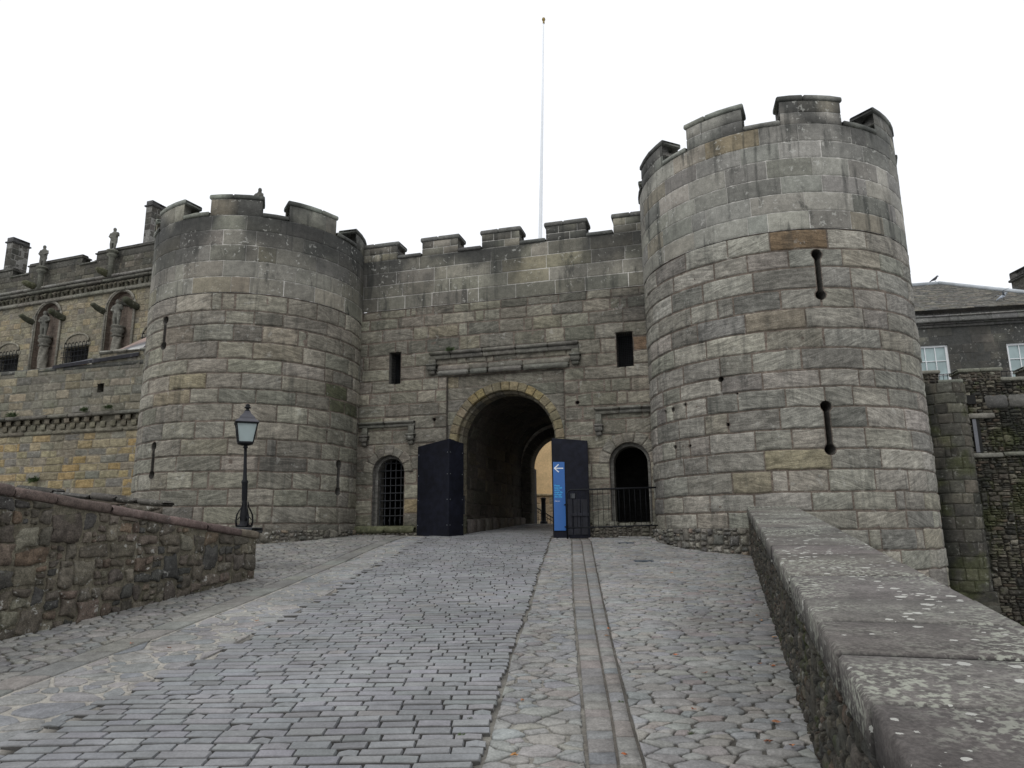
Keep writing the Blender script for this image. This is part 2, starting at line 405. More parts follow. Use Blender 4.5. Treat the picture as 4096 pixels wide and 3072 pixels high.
def guillotine(x0, x1, y0, y1, amin, amax, asp, rng, jt=.13):
    """roughly squared rubble: split a rectangle again and again, then knock the corners about"""
    out = []
    def rec(a, b, c, d, dep):
        w, h = b-a, d-c
        if w*h < amax and (w*h < math.exp(rng.uniform(math.log(amin), math.log(amax))) or min(w, h) < math.sqrt(amin)*.8) and w < h*asp*2.4 and h < w*1.5:
            s = min(w, h)*jt; P = []
            for X, Y in ((a, c), ((a+b)/2, c), (b, c), (b, (c+d)/2), (b, d), ((a+b)/2, d), (a, d), (a, (c+d)/2)):
                k = .5 if (X not in (a, b) or Y not in (c, d)) else 1.
                P.append((X+rng.uniform(-s, s)*k, Y+rng.uniform(-s, s)*k))
            if rng.random() < .35:      # a knocked-off corner
                i = rng.choice((0, 2, 4, 6)); cx_, cy_ = (a+b)/2, (c+d)/2; f = rng.uniform(.15, .35); P[i] = (P[i][0]+(cx_-P[i][0])*f, P[i][1]+(cy_-P[i][1])*f)
            out.append((P, ((a+b)/2, (c+d)/2, 0))); return
        t = rng.uniform(.32, .68)
        if w > h*asp*rng.uniform(.75, 1.3): m = a+w*t; rec(a, m, c, d, dep+1); rec(m, b, c, d, dep+1)
        else: m = c+h*t; rec(a, b, c, m, dep+1); rec(a, b, m, d, dep+1)
    n = max(1, int((x1-x0)/1.1))
    for i in range(n): rec(x0+(x1-x0)*i/n, x0+(x1-x0)*(i+1)/n, y0, y1, 0)
    return out
def stones(mb, cells, mp, pal, rng, gap=.012, H=.012, dep=.02, clampf=None, shade=None, sx=1., chaikin=1, dome=.3, hvar=.3, bumpy=.3, cf=.2, jag=0., edge=.018, side=None):
    for P, sd_ in cells:
        P = [(x*sx, y) for x, y in P]; cx = sum(p[0] for p in P)/len(P); cy = sum(p[1] for p in P)/len(P)
        if clampf:
            P = [clampf(*p) for p in P]
            if P[0] is None: continue
            cx = sum(p[0] for p in P)/len(P); cy = sum(p[1] for p in P)/len(P)
            ar = abs(sum(P[i][0]*P[(i+1) % len(P)][1]-P[(i+1) % len(P)][0]*P[i][1] for i in range(len(P))))/2
            if ar < .0012: continue
        rm = sum(math.hypot(x-cx, y-cy) for x, y in P)/len(P)
        if rm < .02: continue
        k = max(.4, 1-gap/rm); P = [(cx+(x-cx)*k, cy+(y-cy)*k) for x, y in P]
        for _ in range(chaikin):
            Q = []
            for i in range(len(P)):
                A, B = P[i], P[(i+1) % len(P)]; f = cf
                Q += [(A[0]*(1-f)+B[0]*f, A[1]*(1-f)+B[1]*f), (A[0]*f+B[0]*(1-f), A[1]*f+B[1]*(1-f))]
            P = Q
        if jag:
            Q = []
            for i in range(len(P)):
                A, B = P[i], P[(i+1) % len(P)]; Q.append(A)
                if math.hypot(B[0]-A[0], B[1]-A[1]) > rm*.35: Q.append(((A[0]+B[0])/2, (A[1]+B[1])/2))
            P = [(x+(cx-x)*rng.uniform(-.3, 1.)*jag, y+(cy-y)*rng.uniform(-.3, 1.)*jag) for x, y in Q]
        n = len(P); col = pal(cx, cy, rng); q = rng.random(); ho = H*(1+rng.uniform(-hvar, hvar)); tx, ty = rng.uniform(-.03, .03), rng.uniform(-.03, .03)
        ins = min(.35, edge/rm+.02); b0 = len(mb.V); lev = ((0., -dep), (ins*.35, ho*.55), (ins, ho*.95), (.55, ho*(1+dome)))
        for f, h in lev:
            for x, y in P:
                X, Y = x+(cx-x)*f, y+(cy-y)*f
                hh = h if h < 0 else h+mn.noise(Vector((X*14, Y*14, q*30)))*bumpy*H+((X-cx)*tx+(Y-cy)*ty)*min(1., H*40)
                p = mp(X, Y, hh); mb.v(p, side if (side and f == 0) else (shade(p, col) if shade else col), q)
        for a in range(3):
            for i in range(n):
                j = (i+1) % n; mb.F.append((b0+a*n+i, b0+a*n+j, b0+(a+1)*n+j, b0+(a+1)*n+i))
        p = mp(cx, cy, ho*(1+dome*1.2)); c_ = mb.v(p, shade(p, col) if shade else col, q)
        for i in range(n): mb.F.append((b0+3*n+i, b0+3*n+(i+1) % n, c_))
def sheet(mb, mp, u0, u1, z0, z1, nu, nz_, c, h=0., rough=0., shade=None):
    rows = []
    for j in range(nz_+1):
        z = z0+(z1-z0)*j/nz_; rows.append([mp(u0+(u1-u0)*i/nu, z, h+(fbm((u0+(u1-u0)*i/nu, z, 3.), 3.)*rough if rough else 0)) for i in range(nu+1)])
    mb.grid(rows, [[shade(p, c) for p in r] for r in rows] if shade else None, c=c)
def lerpt(t, x):
    if x <= t[0][0]: return t[0][1]
    for (a, b), (c, d) in zip(t, t[1:]):
        if x <= c: return b+(d-b)*(x-a)/(c-a)
    return t[-1][1]
exec_part = None
# ================================================================== GROUND
def gz(x, y):
    z = .0804*min(y, 17.)+.055*sm(13., 16.5, y)
    if y > 17: z += .046*(min(y, 23.7)-17)
    return z
gmap = lambda x, y, h=0.: (x, y, gz(x, y)+h)
RR = [(-2, -.9), (2, -.55), (4.17, -.21), (5.43, -.11), (6.44, -.05), (8.43, .15), (11.81, .41), (14.5, .66), (16.7, .86), (24, 2.9)]
RL = [(-2, -3.9), (2, -3.3), (4.64, -2.95), (5.32, -2.83), (6.12, -2.71), (6.86, -2.6), (9.15, -2.41), (12.02, -2.35), (17.04, -1.95), (18., -1.6), (24, .2)]
CR = [(-2, -4.), (5.67, -3.72), (7.36, -3.48), (10.05, -3.22), (14.34, -2.91), (16.55, -2.62), (17.4, -2.5)]
D0 = [(-2, .1), (2, .22), (4.16, .39), (5.02, .45), (6.73, .57), (8.97, .72), (15.96, 1.28)]
D1 = [(-2, .2), (2, .35), (4.15, .55), (4.93, .62), (6.72, .75), (8.96, .92), (15.65, 1.46)]
D2 = [(-2, .3), (2, .46), (4.15, .69), (4.84, .73), (6.72, .88), (8.95, 1.07), (15.63, 1.66)]
PW = lambda y: .98+.294*(y-1.88)      # road face of the right parapet wall
WL = lambda y: -3.94-(11.13-y)*.2667  # road face of the low left wall
rg = random.Random(3)
def gshade(p, c):
    k = 1+.16*fbm((p[0], p[1]*.7, 0), .8); return tuple(x*k for x in c)
mb = MB()
rows = []
ys = [-3+.2*i for i in range(142)]
for y in ys:
    xl = -12.; xr = (PW(y)+.5 if y < 14.5 else 6.)
    rows.append([gmap(xl+(xr-xl)*i/110, y, -.016 if lerpt(RL, y)-.05 < xl+(xr-xl)*i/110 < lerpt(RR, y)+.0 else -.003) for i in range(111)])
def bed(p):
    x, y = p[0], p[1]
    if x < lerpt(CR, y)-.3: c = (.1, .095, .075)
    elif x < lerpt(RL, y)-.02: c = (.36, .34, .3)
    elif x < lerpt(RR, y)-.03: c = (.035, .033, .03)
    elif x < lerpt(D0, y): c = (.2, .19, .165)
    elif x < lerpt(D2, y): c = (.11, .1, .085)
    else: c = (.075, .07, .06)
    return gshade(p, c)
mb.grid(rows, [[bed(p) for p in r] for r in rows])
tag(mb.build('ground', MT['cobb']), 'sandy mortar bed between the paving stones of the castle ramp', kind='structure')
mb = MB()
for (xa, xb, ya, yb, z) in ((-60, 60, 24.9, 90, 1.7), (-60, -11.9, -30, 24.9, .6), (1.2, 60, -30, 24.8, -1.9), (-60, 60, -30, -2.9, -.4)):
    mb.quad([(xa, ya, z), (xb, ya, z), (xb, yb, z), (xa, yb, z)], (.2, .2, .19))
tag(mb.build("ground", MT["cobb"]), kind='structure')
# setts of the carriageway
mb = MB(); rg = random.Random(5); y = 1.4; k = 0
SP = [(6, (.226, .231, .238)), (3, (.21, .215, .221)), (2, (.24, .243, .246)), (1, (.194, .198, .203)), (.3, (.235, .23, .22))]
spal = palette(SP, a=.07, ds=.1)
while y < 24.5:
    d = rg.uniform(.098, .118)*(1 if y < 9 else 1.1); xl = lerpt(RL, y)+rg.uniform(-.16, .1); xr = lerpt(RR, y)+rg.uniform(-.02, .02); x = xl
    while x < xr-.06:
        L = rg.uniform(.19, .31)
        if rg.random() < .1: L *= .6
        x2 = min(x+L, xr)
        if xr-x2 < .1: x2 = xr
        g_ = .0008+rg.uniform(0, .002); gy = .0058; bow = lambda X: .018*math.sin(X*.9+y*.3)+.004*math.sin(X*3.1+y*2.)
        a, b = x+g_, x2-g_; jn = [rg.uniform(-.0022, .0022) for _ in range(8)]
        c = spal(0, 0, rg); q = rg.random(); ho = .016+rg.uniform(-.003, .003); t1, t2 = rg.uniform(-.0022, .0022), rg.uniform(-.002, .002)
        us = [0, .012, .035, .5, .965, .988, 1]; vs = [0, .045, .1, .91, .97, 1]
        rows = []; cols = []
        for j, v_ in enumerate(vs):
            row = []
            for i, u_ in enumerate(us):
                X = a+(b-a)*u_; y0_ = y+gy+bow(X)+(jn[0]*(1-u_)+jn[1]*u_); y1_ = y+d-gy+bow(X)+(jn[2]*(1-u_)+jn[3]*u_)
                X += (jn[4]*(1-v_)+jn[5]*v_)*(1-u_)+(jn[6]*(1-v_)+jn[7]*v_)*u_
                if (i in (0, 6) and j in (0, 5)): X += (.006 if i == 0 else -.006)
                ed = min(u_*(b-a), (1-u_)*(b-a), v_*(y1_-y0_), (1-v_)*(y1_-y0_))
                pr = min(1., ed/.009); hh = -.02+(ho+.02)*(1-(1-pr)**2)+(t1*(u_-.5)*2+t2*(v_-.5)*2 if ed > .003 else 0)
                row.append(gmap(X, y0_+(y1_-y0_)*v_, hh))
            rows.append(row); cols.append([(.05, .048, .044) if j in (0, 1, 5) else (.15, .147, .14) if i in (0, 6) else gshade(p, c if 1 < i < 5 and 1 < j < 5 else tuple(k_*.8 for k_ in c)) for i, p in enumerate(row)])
        mb.grid(rows, cols, q=q); x = x2
    y += d
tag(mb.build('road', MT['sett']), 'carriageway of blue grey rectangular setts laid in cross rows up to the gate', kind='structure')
# cobbled areas
CP = palette([(5, (.245, .243, .23)), (3, (.225, .229, .23)), (2, (.258, .248, .226)), (.7, (.24, .217, .203)), (1, (.21, .208, .2))], a=.08, ds=.1)
CPL = palette([(5, (.26, .26, .252)), (3, (.235, .243, .248)), (2, (.285, .277, .258))], a=.07, ds=.1)
CPB = palette([(5, (.215, .208, .185)), (3, (.19, .188, .176)), (2, (.24, .228, .195))], a=.1)
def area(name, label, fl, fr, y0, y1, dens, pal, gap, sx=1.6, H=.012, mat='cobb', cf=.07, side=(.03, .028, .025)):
    rng = random.Random(len(name)*7+int(y1*10)); mb = MB()
    yy_ = [y0+(y1-y0)*k/20 for k in range(21)]; xs0 = min(map(fl, yy_)); xs1 = max(map(fr, yy_))
    n = int((xs1-xs0)*(y1-y0)/(dens*dens)*2.2)
    seeds = scatter(xs0/sx, xs1/sx, y0, y1, [(dens*1.8, n//9), (dens*1.1, n//3), (dens*.6, n*3)], rng)
    seeds = [s for s in seeds if fl(s[1])-.02 < s[0]*sx < fr(s[1])+.02]
    cells = voronoi(seeds, dens*1.6, -99, 99, y0, y1)
    def cl(x, y):
        y = max(y0, min(y1, y)); return (max(fl(y), min(fr(y), x)), y)
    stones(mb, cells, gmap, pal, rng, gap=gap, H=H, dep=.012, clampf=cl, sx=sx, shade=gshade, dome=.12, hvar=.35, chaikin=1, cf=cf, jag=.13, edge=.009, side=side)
    return tag(mb.build(name, MT[mat], smooth=True), label, kind='structure')
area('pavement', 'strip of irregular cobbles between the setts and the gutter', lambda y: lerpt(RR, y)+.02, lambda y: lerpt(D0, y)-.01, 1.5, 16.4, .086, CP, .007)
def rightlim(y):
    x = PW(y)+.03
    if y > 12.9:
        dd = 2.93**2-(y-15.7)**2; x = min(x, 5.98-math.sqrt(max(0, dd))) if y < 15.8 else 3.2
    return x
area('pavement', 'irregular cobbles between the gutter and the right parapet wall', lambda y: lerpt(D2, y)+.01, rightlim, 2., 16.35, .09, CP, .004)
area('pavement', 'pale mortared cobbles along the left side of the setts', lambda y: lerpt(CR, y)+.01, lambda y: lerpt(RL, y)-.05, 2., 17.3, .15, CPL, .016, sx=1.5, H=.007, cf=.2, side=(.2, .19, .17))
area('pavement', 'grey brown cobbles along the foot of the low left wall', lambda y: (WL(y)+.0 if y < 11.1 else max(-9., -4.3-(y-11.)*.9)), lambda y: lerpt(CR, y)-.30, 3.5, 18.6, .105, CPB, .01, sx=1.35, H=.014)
# gutter and kerb flags
def strip(name, label, fa, fb, y0, y1, L, pal, seed):
    rng = random.Random(seed); mb = MB(); y = y0
    while y < y1:
        l = rng.uniform(*L); P = []
        for (f, sg) in ((fa, 1), (fb, -1)):
            for yy in (y+.004, y+l-.004): P.append((f(yy)+sg*.004, yy+rng.uniform(-.01, .01)))
        a, b, c, d = P[0], P[1], P[2], P[3]; col = pal(0, 0, rng); q = rng.random(); ho = .014+rng.uniform(-.004, .004)
        rows = []; cols = []
        for t in (0, .02, .05, .5, .95, .98, 1):
            row = []
            for s_ in (0, .02, .05, .5, .95, .98, 1):
                x = (a[0]*(1-t)+b[0]*t)*(1-s_)+(c[0]*(1-t)+d[0]*t)*s_; Y = (a[1]*(1-t)+b[1]*t)*(1-s_)+(c[1]*(1-t)+d[1]*t)*s_
                ed = min(t*l, (1-t)*l, s_*abs(c[0]-a[0]), (1-s_)*abs(c[0]-a[0])); pr = min(1., ed/.008)
                row.append(gmap(x, Y, -.012+(ho+.012)*(1-(1-pr)**2)+mn.noise(Vector((x*9, Y*9, q*9)))*.003))
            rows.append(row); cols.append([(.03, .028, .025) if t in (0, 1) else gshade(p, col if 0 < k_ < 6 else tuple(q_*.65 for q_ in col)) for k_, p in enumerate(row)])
        mb.grid(rows, cols, q=q); y += l
    return mb
GP = palette([(5, (.205, .198, .185)), (2, (.225, .205, .185)), (2, (.2, .205, .205))], a=.07, ds=.1)
mb = strip('g', '', lambda y: lerpt(D0, y), lambda y: lerpt(D1, y), 2., 15.9, (.13, .25), GP, 1)
m2 = strip('g', '', lambda y: lerpt(D1, y)+.004, lambda y: lerpt(D2, y), 2.1, 15.9, (.13, .27), GP, 2)
o = len(mb.V); mb.V += m2.V; mb.C += m2.C; mb.Q += m2.Q; mb.F += [tuple(i+o for i in f) for f in m2.F]
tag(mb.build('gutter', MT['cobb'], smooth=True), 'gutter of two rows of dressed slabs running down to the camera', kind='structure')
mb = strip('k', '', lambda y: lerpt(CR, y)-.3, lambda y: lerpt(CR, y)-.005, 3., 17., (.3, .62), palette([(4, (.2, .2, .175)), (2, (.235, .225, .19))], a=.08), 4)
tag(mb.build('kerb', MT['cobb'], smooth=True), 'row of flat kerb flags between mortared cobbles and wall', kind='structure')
# ================================================================== TOWERS AND GATEHOUSE
GREY = [(5, (.245, .235, .208)), (3, (.205, .198, .178)), (2, (.275, .265, .235)), (.6, (.24, .218, .175)), (1.2, (.165, .162, .15))]
GREYT = [(5, (.235, .232, .215)), (3, (.2, .2, .19)), (2, (.27, .265, .24)), (1, (.235, .215, .165)), (.8, (.16, .16, .152))]
DARK = [(4, (.13, .13, .12)), (3, (.095, .096, .092)), (2, (.165, .16, .145)), (.8, (.17, .145, .1))]
OR = (.21, .135, .062); TAN = (.235, .195, .135); MOSS = (.1, .105, .05); T_L = (1.02, .985, .865); T_R = (1.18, 1.155, 1.06); T_G = (.96, .92, .79); PINK = (.3, .2, .15)
def stainf(zlo, zhi, amt, sc=.55, bias=0., drop=None):
    def f(p, c):
        n = fbm((p[0], p[1], p[2]*.6), sc, 4); t = sm(zlo, zhi, p[2])
        k = sm(.0, .42, n+bias+(t-.5)*.55)*amt*t
        if drop: k = max(k, drop(p)*amt)
        d = (.048, .049, .047); return tuple(a*(1-k)+b*k for a, b in zip(c, d))
    return f
def tower(cx, cy, r, zbase, zmid, zsill, ztop, mer, slits, holes, over, plinth, seed, label, dark, dmer, tint):
    global TINT
    TINT = tint
    rng = random.Random(seed); t = thing('round_tower', label, 'tower', (cx, cy, zbase)); mp = cylmap(cx, cy, r); C2 = math.pi*r
    A = lambda d: R(d)*r
    hs = [keyhole(A(a), z0, z1, .05, .1) for a, z0, z1 in slits]+[circ(A(a), z, rr) for a, z, rr in holes]
    mb = MB(); zs = zcourses(zbase, zmid, .375, rng, .13)
    ov = [(A(a), A(b), c, d, e) for a, b, c, d, e in over]
    ashlar(mb, mp, -C2, C2, zs, (.6, 1.2), palette(GREY, ov, .16), rng, hs, dep=.03, joint=.016, rough=.012, wav=.02, off=.012, shade=dark, mort=(.17, .14, .115), md=.016)
    mb.build('wall', MT['ash'], t, True)
    mb = MB(); rng = random.Random(seed+1)
    ashlar(mb, mp, -C2, C2, zcourses(zmid+.003, zsill, .385, rng, .05), (.7, 1.15), palette(GREYT, ov, .24), rng, [], dep=.009, joint=.009, rough=.003, wav=.003, off=.003, shade=dark, mort=(.56, .54, .5), md=.0085, base=.0105)
    mb.build('upper_wall', MT['smooth'], t, True)
    mb = MB()      # inner face, wall walk
    n = 48; ri = r-.45
    mb.grid([[(cx+ri*math.sin(2*math.pi*i/n), cy-ri*math.cos(2*math.pi*i/n), z) for i in range(n)] for z in (zsill-1., zsill)], loop=True, c=(.12, .12, .11))
    mb.grid([[(cx+q*math.sin(2*math.pi*i/n), cy-q*math.cos(2*math.pi*i/n), zsill) for i in range(n)] for q in (ri, r-.004)], loop=True, c=(.1, .1, .095))
    k = [mb.v((cx+ri*math.sin(2*math.pi*i/n), cy-ri*math.cos(2*math.pi*i/n), zsill-.95), (.12, .12, .11)) for i in range(n)]; mb.F.append(tuple(k))
    mb.build('wall_walk', MT['dark'], t)
    for a, z0, z1 in slits:
        mb = MB(); h = keyhole(A(a), z0, z1, .05, .1); reveal(mb, mp, h.out, .45, (.1, .095, .085), -.012, (.004, .004, .004)); mb.build('arrow_slit', MT['void'] if 0 else MT['vault'], t)
    if holes:
        for a, z, rr in holes: mb = MB(); reveal(mb, mp, circ(A(a), z, rr).out, .16, (.09, .085, .075), -.01, (.02, .02, .018)); mb.build('putlog_hole', MT['vault'], t)
    mc = palette(GREYT, (), .2)
    mer = sorted(mer)
    def solidr(mbx, a0, a1, z0, z1, h0, h1, c, **k): solid(mbx, mp, A(a0), A(a1), z0, z1, h0, h1, c, rng, shade=dmer, **k)
    for i, (a0, a1) in enumerate(mer):
        mb = MB(); zc = zsill; zt = ztop-.115; nrow = 2 if zt-zsill > .45 else 1
        nb = 2
        hh = (zt-zsill)/nrow
        for rr_ in range(nrow):
            cut = a0+(a1-a0)*(rng.uniform(.25, .4) if rr_ % 2 else rng.uniform(.55, .75)); pts = [a0, cut, a1]
            for x, y in zip(pts, pts[1:]): solidr(mb, x+.12, y-.12, zsill+rr_*hh+.004, zsill+(rr_+1)*hh-.004, -.45, .006, mc(0, 0, rng), ch=.012)
        solidr(mb, a0+.3, a1-.3, zsill, zt, -.44, -.004, (.42, .41, .38), ch=.004)
        o = mb.build('merlon', MT['smooth'], t, True)
        mb = MB(); cut = a0+(a1-a0)*rng.uniform(.35, .65)
        for x, y in ((a0-.8, cut-.08), (cut+.08, a1+.8)): solidr(mb, x, y, zt+.003, ztop, -.5, .032, jit((.25, .26, .225), rng, .1), ch=.022)
        cpo = mb.build('coping', MT['cope'], o, True); cpo.matrix_parent_inverse = Matrix.Translation(-t.location)
        cpo.matrix_parent_inverse = Matrix.Identity(4); 
        b0 = mer[(i+1) % len(mer)][0]+(360 if i == len(mer)-1 else 0)
        mb = MB(); solidr(mb, a1+.2, b0-.2, zsill+.003, zsill+.1, -.5, .045, jit((.22, .23, .2), rng, .12), ch=.02); mb.build('crenel_sill', MT['cope'], t, True)
    if plinth:
        rng = random.Random(seed+9); mb = MB(); ua, ub = A(plinth[0]), A(plinth[1]); za, zb = plinth[2], plinth[3]
        mp2 = cylmap(cx, cy, r+.03)
        cells = guillotine(ua, ub, za, zb, .008, .07, 1.3, rng, .18)
        stones(mb, cells, mp2, palette([(4, (.13, .125, .115)), (3, (.1, .1, .1)), (2, (.18, .17, .15)), (1, (.2, .15, .115))], (), .2), rng, gap=.012, H=.03, dep=.03, chaikin=1, cf=.15, dome=.3, jag=.1)
        sheet(mb, mp2, ua, ub, za, zb, 40, 4, (.13, .12, .1)); mb.build('rubble_plinth', MT['rubble'], t, True)
    return t
def topdark(cx, cy, a0, a1):     # algae streaks on the sheltered side under the parapet
    def f(p):
        a = math.degrees(math.atan2(p[0]-cx, cy-p[1])); return sm(a0-25, a0+25, a)*sm(a1+25, a1-25, a)*sm(7.0, 8.3, p[2])*sm(-.25, .25, fbm(p, .7))*.95
    return f
LX, LY, LR = -6.67, 18.22, 2.67; RX, RY, RRD = 5.98, 15.70, 2.84
dkL = stainf(6.6, 9.0, .95, .9, .16, topdark(LX, LY, 25, 100)); dkR = stainf(8.4, 10.0, .9, .8, .15)
dm = stainf(5, 8.5, .85, 1.3, -.05)
towerL = tower(LX, LY, LR, .6, 6.98, 8.88, 9.41, [(-48, -24.6), (-8.4, 17.5), (30.6, 58.5), (76.7, 102), (118, 146), (162, 188), (206, 232), (248, 272), (288, 300)],
    [(-31.8, 5.74, 6.55), (-32, 2.76, 3.6), (67.9, 2.42, 3.27)], [(58, 3.9, .02)],
    [(-4.6, 7, 6.98, 7.36, OR), (7, 18, 6.98, 7.36, TAN), (60, 80, 4.55, 5.2, MOSS), (-28, -20, 5.9, 6.35, TAN), (-26, -8, 4.3, 4.95, (.27, .225, .13)), (-1, 3, 5.4, 5.8, TAN)],
    (-60, 95, .7, 1.62), 11, 'lower round battlemented sandstone tower left of the gate wall, behind the lamp post', dkL, dm, T_L)
towerR = tower(RX, RY, RRD, -3., 7.22, 9.45, 10.08, [(-89, -65), (-50.6, -25.8), (-11.3, 14.2), (33, 60), (75, 100), (113, 139), (152, 178), (191, 217), (231, 255)],
    [(-2.3, 5.78, 6.8), (-4.5, 2.85, 3.85)], [(-42.1, 4.42, .055), (-68.1, 4.0, .05), (-74, 4.0, .03), (-60, 4.04, .03), (-40.5, 3.52, .035), (-68, 3.22, .04), (-58.8, 3.19, .03), (-36, 4.1, .02), (-20, 7.9, .025)],
    [(-13, 6, 6.85, 7.2, OR), (-40, -24, 9.0, 9.4, (.28, .22, .12)), (-26, -9, 5.3, 5.7, TAN), (-22, 0, 2.5, 2.85, (.27, .225, .12)), (-45, -30, 2.2, 2.6, (.25, .21, .13)), (35, 45, 1.0, 1.3, PINK), (38, 46, 8.6, 9.1, (.22, .17, .1))],
    (-110, -24, .85, 1.57), 23, 'taller round battlemented tower on the right with two keyhole slits above the parapet', dkR, dm, T_R)
TINT = T_G

# ---------------- gate wall between the towers
gw = wallmap(17.2, 15.5); AC, AZ = -.2, 3.72
gate = thing('gatehouse', 'battlemented gate wall between the two round towers with round arch and two side doorways', 'gatehouse', gw(0, 1.4))
dkW = stainf(6.6, 9.0, .95, .9, .2, lambda p: sm(-1.2, -3.6, p[0])*sm(7.2, 8.3, p[2])*sm(-.2, .3, fbm(p, .8))*.6+sm(1.9, 3.2, p[0])*sm(6.2, 7., p[2])*sm(7.5, 7., p[2])*.8)
rng = random.Random(41); mb = MB()
rec = rect(-1.72, 1.30, .9, 5.4); dL = arch(-3.27, .43, 3.03, 1.68); dR = arch(2.8, .465, 3.07, 1.72); wL = rect(-3.32, -3.0, 5.3, 6.15); wR = rect(2.6, 2.99, 5.33, 6.2)
pits = [circ(-2.05, 4.32, .045), circ(1.62, 4.55, .045)]
zs = [1.0, 1.36, 1.68, 2.0, 2.36, 2.72, 3.08, 3.42, 3.74, 4.1, 4.44, 4.76, 5.08, 5.4, 5.72, 6.07, 6.44, 6.78, 7.08, 7.31]
GW = palette(GREY, [(-3., -2.6, 5.6, 5.85, (.27, .19, .13)), (2.99, 3.4, 5.6, 5.9, OR), (-2.8, -2.5, 2.0, 2.3, (.28, .2, .09))], .15)
def gshape(p, c):
    c = dkW(p, c); k = .5*sm(2.2, 1.5, p[2])*sm(-.2, .3, fbm(p, 1.2)); return tuple(a*(1-k)+b*k for a, b in zip(c, (.09, .1, .05)))
ashlar(mb, gw, -4.6, 4.2, zs, (.42, .95), GW, rng, [rec, dL, dR, wL, wR]+pits, dep=.028, joint=.016, rough=.012, wav=.02, off=.012, shade=gshape, mort=(.17, .14, .115), md=.016, ustep=.3)
mb.build('wall', MT['ash'], gate, True)
mb = MB(); rng = random.Random(42)
ashlar(mb, gw, -4.6, 4.2, zcourses(7.313, 8.72, .35, rng, .04), (.75, 1.2), palette(GREYT, (), .25), rng, [], dep=.009, joint=.009, rough=.003, wav=.003, off=.003, shade=dkW, mort=(.56, .54, .5), md=.0085, base=.0105)
mb.build('upper_wall', MT['smooth'], gate, True)
mc = palette(GREYT, (), .2)
MER = [(-4.4, -3.15), (-2.45, -1.43), (-.78, .24), (.93, 1.96), (2.64, 3.6)]
for i, (a, b) in enumerate(MER):
    mb = MB(); c1 = a+(b-a)*.32; c2 = a+(b-a)*.6
    for z0, z1, pts in ((8.724, 8.92, (a, c2, b)), (8.925, 9.12, (a, c1, b-.22, b))):
        for x, y in zip(pts, pts[1:]): solid(mb, gw, x+.006, y-.006, z0+.004, z1-.002, -.5, .006, mc(0, 0, rng), rng, shade=dm, ch=.01)
    solid(mb, gw, a+.01, b-.01, 8.72, 9.118, -.49, -.003, (.42, .41, .38), rng, ch=.004)
    o = mb.build('merlon', MT['smooth'], gate, True)
    mb = MB(); c1 = a+(b-a)*.44
    for x, y in ((a-.04, c1-.003), (c1+.003, b+.04)): solid(mb, gw, x, y, 9.123, 9.235, -.54, .032, jit((.14, .142, .132), rng, .1), rng, ch=.022)
    cpo = mb.build('coping', MT['cope'], o, True); cpo.matrix_parent_inverse = Matrix.Identity(4)
    if i < 4:
        mb = MB(); solid(mb, gw, b+.01, MER[i+1][0]-.01, 8.725, 8.82, -.54, .05, jit((.11, .112, .105), rng, .1), rng, ch=.02); mb.build('crenel_sill', MT['cope'], gate, True)
# roof slab and back, so that the passage is dark like a real one
mb = MB()
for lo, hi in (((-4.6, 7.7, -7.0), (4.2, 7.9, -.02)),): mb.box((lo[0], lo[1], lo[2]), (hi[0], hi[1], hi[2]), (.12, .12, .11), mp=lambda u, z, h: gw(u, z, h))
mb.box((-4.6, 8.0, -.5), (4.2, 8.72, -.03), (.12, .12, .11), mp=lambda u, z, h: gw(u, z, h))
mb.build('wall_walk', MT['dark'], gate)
mb = MB()
hole = arch(-.17, 1.0, 3.6, .9); cz = zcourses(.9, 7.9, .37, random.Random(4))
back = lambda u, z, h=0.: gw(-u, z, -7.0-h)
ashlar(mb, back, -4.2, 4.6, cz, (.5, 1.), palette(GREY), random.Random(6), [arch(.17, 1.0, 3.6, .9)], rough=.008)
mb.build('rear_wall', MT['ash'], gate, True)
